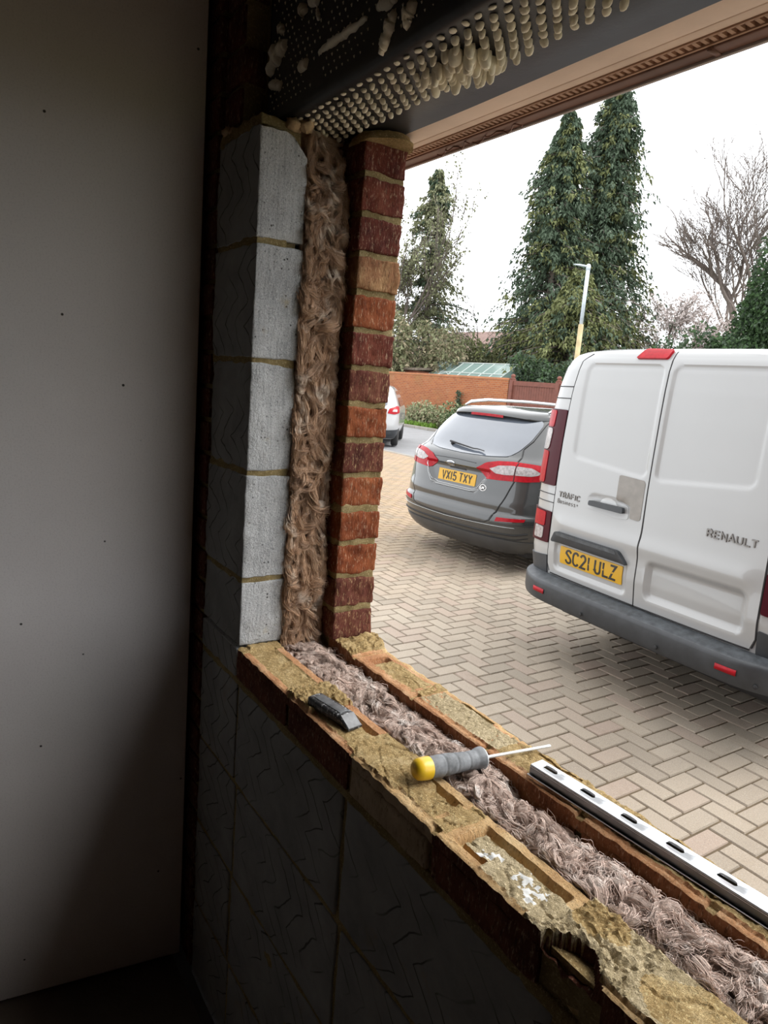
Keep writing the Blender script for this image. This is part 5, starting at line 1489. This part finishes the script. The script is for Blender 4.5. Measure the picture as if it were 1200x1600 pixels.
# tail lamps
for s_ in (-1, 1):
    f = lambda P: [(s_ * u, z) for u, z in P]
    lampm = Cc.patch('tail_lamp', f([(.268, .955), (.385, 1.018), (.50, 1.045), (.64, 1.056), (.80, 1.052), (1.06, 1.035), (1.12, .99), (1.05, .945), (.985, .915), (.80, .892), (.55, .878), (.395, .872)]), M['red_lens'], .012, .02, .03, round_=.015)
    Cc.patch('clear_lens', f([(.430, .972), (.52, 1.003), (.65, 1.018), (.688, 1.018), (.688, .942), (.60, .934), (.505, .936)]), M['clear_lens'], .016, .004, .03, lampm, .01)
    Cc.patch('clear_lens', f([(.700, 1.018), (.83, 1.015), (.925, .985), (.90, .962), (.84, .948), (.700, .942)]), M['clear_lens'], .016, .004, .03, lampm, .01)
    Cc.strip('lamp_gap', f([(.694, 1.05), (.694, .885)]), M['gap'], .008, .013, parent=lampm)
    Cc.patch('reflector', f([(.605, .508), (.615, .548), (.885, .562), (.875, .535)]), M['red_lens'], .008, .01, .03, round_=.006)
# number plate, badge, sticker, chrome lips of the recess, wiper
pl = Cc.patch('number_plate', [(-.262, .772), (.262, .772), (.262, .884), (-.262, .884)], M['plate'], .010, .008, .06, tg, .008)
text(Cc, 'registration', 'VX15 TXY', -.204, .789, .078, .048, .0125, M['ink'], .30, .0125, .004, tg)
o_ = -.137
bd_ = Cc.patch('maker_badge', [(-.08 * 1 + .0 + .060 * math.cos(a) + o_ * .0, .952 + .026 * math.sin(a)) for a in [2 * PI * i / 24 for i in range(24)]], M['chrome'], .012, .008, .03, tg)
Cc.patch('badge_centre', [(-.08 + .050 * math.cos(a), .952 + .019 * math.sin(a)) for a in [2 * PI * i / 24 for i in range(24)]], simple('dull_badge_centre', (.20, .22, .26), .3, metal=.5), .014, .004, .03, tg)
text(Cc, 'badge_script', 'Ford', -.112, .942, .022, .013, .0026, M['chrome'], .25, .016, .003, tg, slant=.25)
uk = Cc.patch('country_sticker', [(.392 + .040 * math.cos(a), .784 + .031 * math.sin(a)) for a in [2 * PI * i / 24 for i in range(24)]], simple('white_sticker_rim', (.8, .8, .8), .5), .008, .003, .03, tg)
Cc.patch('sticker_centre', [(.392 + .033 * math.cos(a), .784 + .025 * math.sin(a)) for a in [2 * PI * i / 24 for i in range(24)]], M['ink'], .0095, .002, .03, tg)
text(Cc, 'sticker_letters', 'UK', .369, .773, .022, .020, .006, simple('white_ink', (.85, .85, .85), .5), .25, .011, .002, tg)
mb = MB()
for dz_, e_ in ((0, 0), (.016, .010)):
    Cc.strip('x', [(-.515 + e_, .985), (-.455 + e_, .93), (-.40 + e_ * 1.5, .82), (-.335 + e_, .748 + dz_), (-.25, .728 + dz_), (.235, .728 + dz_), (.30 - e_, .745 + dz_), (.385 - e_ * 2, .86)], None, .006, .008, mb=mb)
Cc_l = mb.build('recess_trim', simple('bright_recess_edge', (.42, .44, .45), .3, metal=.4, coat=1), tg)
Cc.strip('lid_edge', [(-.50, .995), (0, 1.004), (.26, .998)], M['gap'], .005, .006, parent=tg)
wp = MB(); wp.tube([Cc.pt(-.245 + .51 * k / 10, 1.137 - .047 * k / 10, .030 - .0 * k) for k in range(11)], [.013 - .0008 * k for k in range(11)], 8, flat=.8); wp.build('wiper', M['gap'], car)
wp = MB(); wp.lathe([(0, .022), (.02, .02), (.03, .01)], Cc.pt(-.22, 1.13, 0), Cc.pt(-.22, 1.13, .1), 14); wp.build('wiper_hub', M['gap'], car)
Cc.patch('plate_lamp', [(-.12, .905), (.12, .905), (.10, .925), (-.10, .925)], M['gap'], .008, .006, .04, tg)
# side glass, wheels, underside, mirrors
for s_ in (-1, 1):
    mb = MB(); pts = []
    for z, (a, b) in ((1.10, (.95, 3.2)), (1.25, (1.0, 2.95)), (1.40, (1.1, 2.6))):
        w = Cc.S.ring(z)[1][-1] + .004
        pts += [(s_ * w, a, z), (s_ * w, b, z)]
    mb.add(pts, [(0, 1, 3, 2), (2, 3, 5, 4)]); mb.build('side_window', M['glass'], car, smooth=False)
    mb = MB(); mb.rbox((s_ * 1.0 - .08, 3.0, .98), (s_ * 1.0 + .08, 3.12, 1.12), .03, .1); mb.build('door_mirror', M['grey_paint'], car)
    for y in (1.05, 3.9): wheel(car, s_ * .905, y, .33, .22)
mb = MB(); w = Cc.S.ring(1.2)[1][-1]
mb.add([(-.78, cfront(1.06) - .10, 1.06), (.78, cfront(1.06) - .10, 1.06), (.62, cfront(1.45) - .08, 1.46), (-.62, cfront(1.45) - .08, 1.46)], [(0, 1, 2, 3)]); mb.build('windscreen', M['glass'], car, smooth=False)
mb = MB(); mb.rbox((-.78, .3, .16), (.78, 4.5, .30), .03, .3); mb.build('underbody', M['gap'], car)

# ---------------------------------------------------------------- the white car on the road, mostly hidden by the brick pier
WC_LV = [(.22, .78, .10, .45, 2.8), (.35, .86, .0, .45, 3.), (.55, .90, -.03, .45, 3.), (.70, .91, -.01, .45, 3.), (.95, .90, .03, .45, 3.), (1.05, .87, .08, .45, 3.), (1.35, .76, .26, .45, 3.), (1.50, .68, .38, .45, 3.), (1.58, .60, .52, .45, 3.), (1.62, .50, .8, .5, 3.)]
M['white_car'] = simple('white_car_paint', (.38, .385, .39), .3, var=.02, coat=.8)
wp_ = at(618, 700, 16.4)
e_x = Vector((1, 0, 0))
WO = (wp_.x - 2.2, wp_.y + .45, GZ + .0)
wc = empty('small_white_car', WO, math.radians(52), label='white car on the street, only its rear corner showing beside the brick pier', cat='car')
Wc = Vehicle(wc, Surf(WC_LV))
us = [round(-1.3 + .05 * i, 3) for i in range(53)]
Wc.body('body_shell', us, [.22, .28, .35, .42, .48, .55, .62, .70, .8, .9, .95, 1.0, 1.05, 1.12, 1.2, 1.28, 1.35, 1.42, 1.5, 1.55, 1.58, 1.60, 1.62], M['white_car'], lambda z: 4.1 - .2 * abs(z - .5) - 2.2 * max(0, z - .98), 4.1, .6)
Wc.patch('bumper_trim', [(-1.2, .24), (1.2, .24), (1.2, .50), (.6, .46), (-.6, .46), (-1.2, .50)], M['black_trim'], .008, .012, .05)
Wc.patch('rear_window', [(-.58, 1.10), (.58, 1.10), (.52, 1.46), (-.52, 1.46)], M['glass'], .006, .01, .05, round_=.05)
for s_ in (-1, 1):
    a = Wc.patch('tail_lamp', [(s_ * u, z) for u, z in [(.60, .90), (.64, 1.02), (.86, 1.10), (1.02, 1.08), (1.00, .93), (.80, .88)]], M['red_lens'], .012, .02, .04, round_=.03)
    Wc.patch('clear_lens', [(s_ * u, z) for u, z in [(.72, .95), (.76, 1.0), (.88, 1.01), (.88, .95)]], M['clear_lens'], .016, .004, .04, a, .02)
    for y in (.85, 3.3): wheel(wc, s_ * .89, y, .32, .2)
    mb = MB(); mb.add([(s_ * .875, .9, 1.08), (s_ * .875, 3.0, 1.08), (s_ * .70, 2.4, 1.48), (s_ * .70, 1.1, 1.48)], [(0, 1, 2, 3)]); mb.build('side_window', M['glass'], wc, smooth=False)
mb = MB(); mb.rbox((-.72, .3, .15), (.72, 3.8, .32), .03, .3); mb.build('underbody', M['gap'], wc)
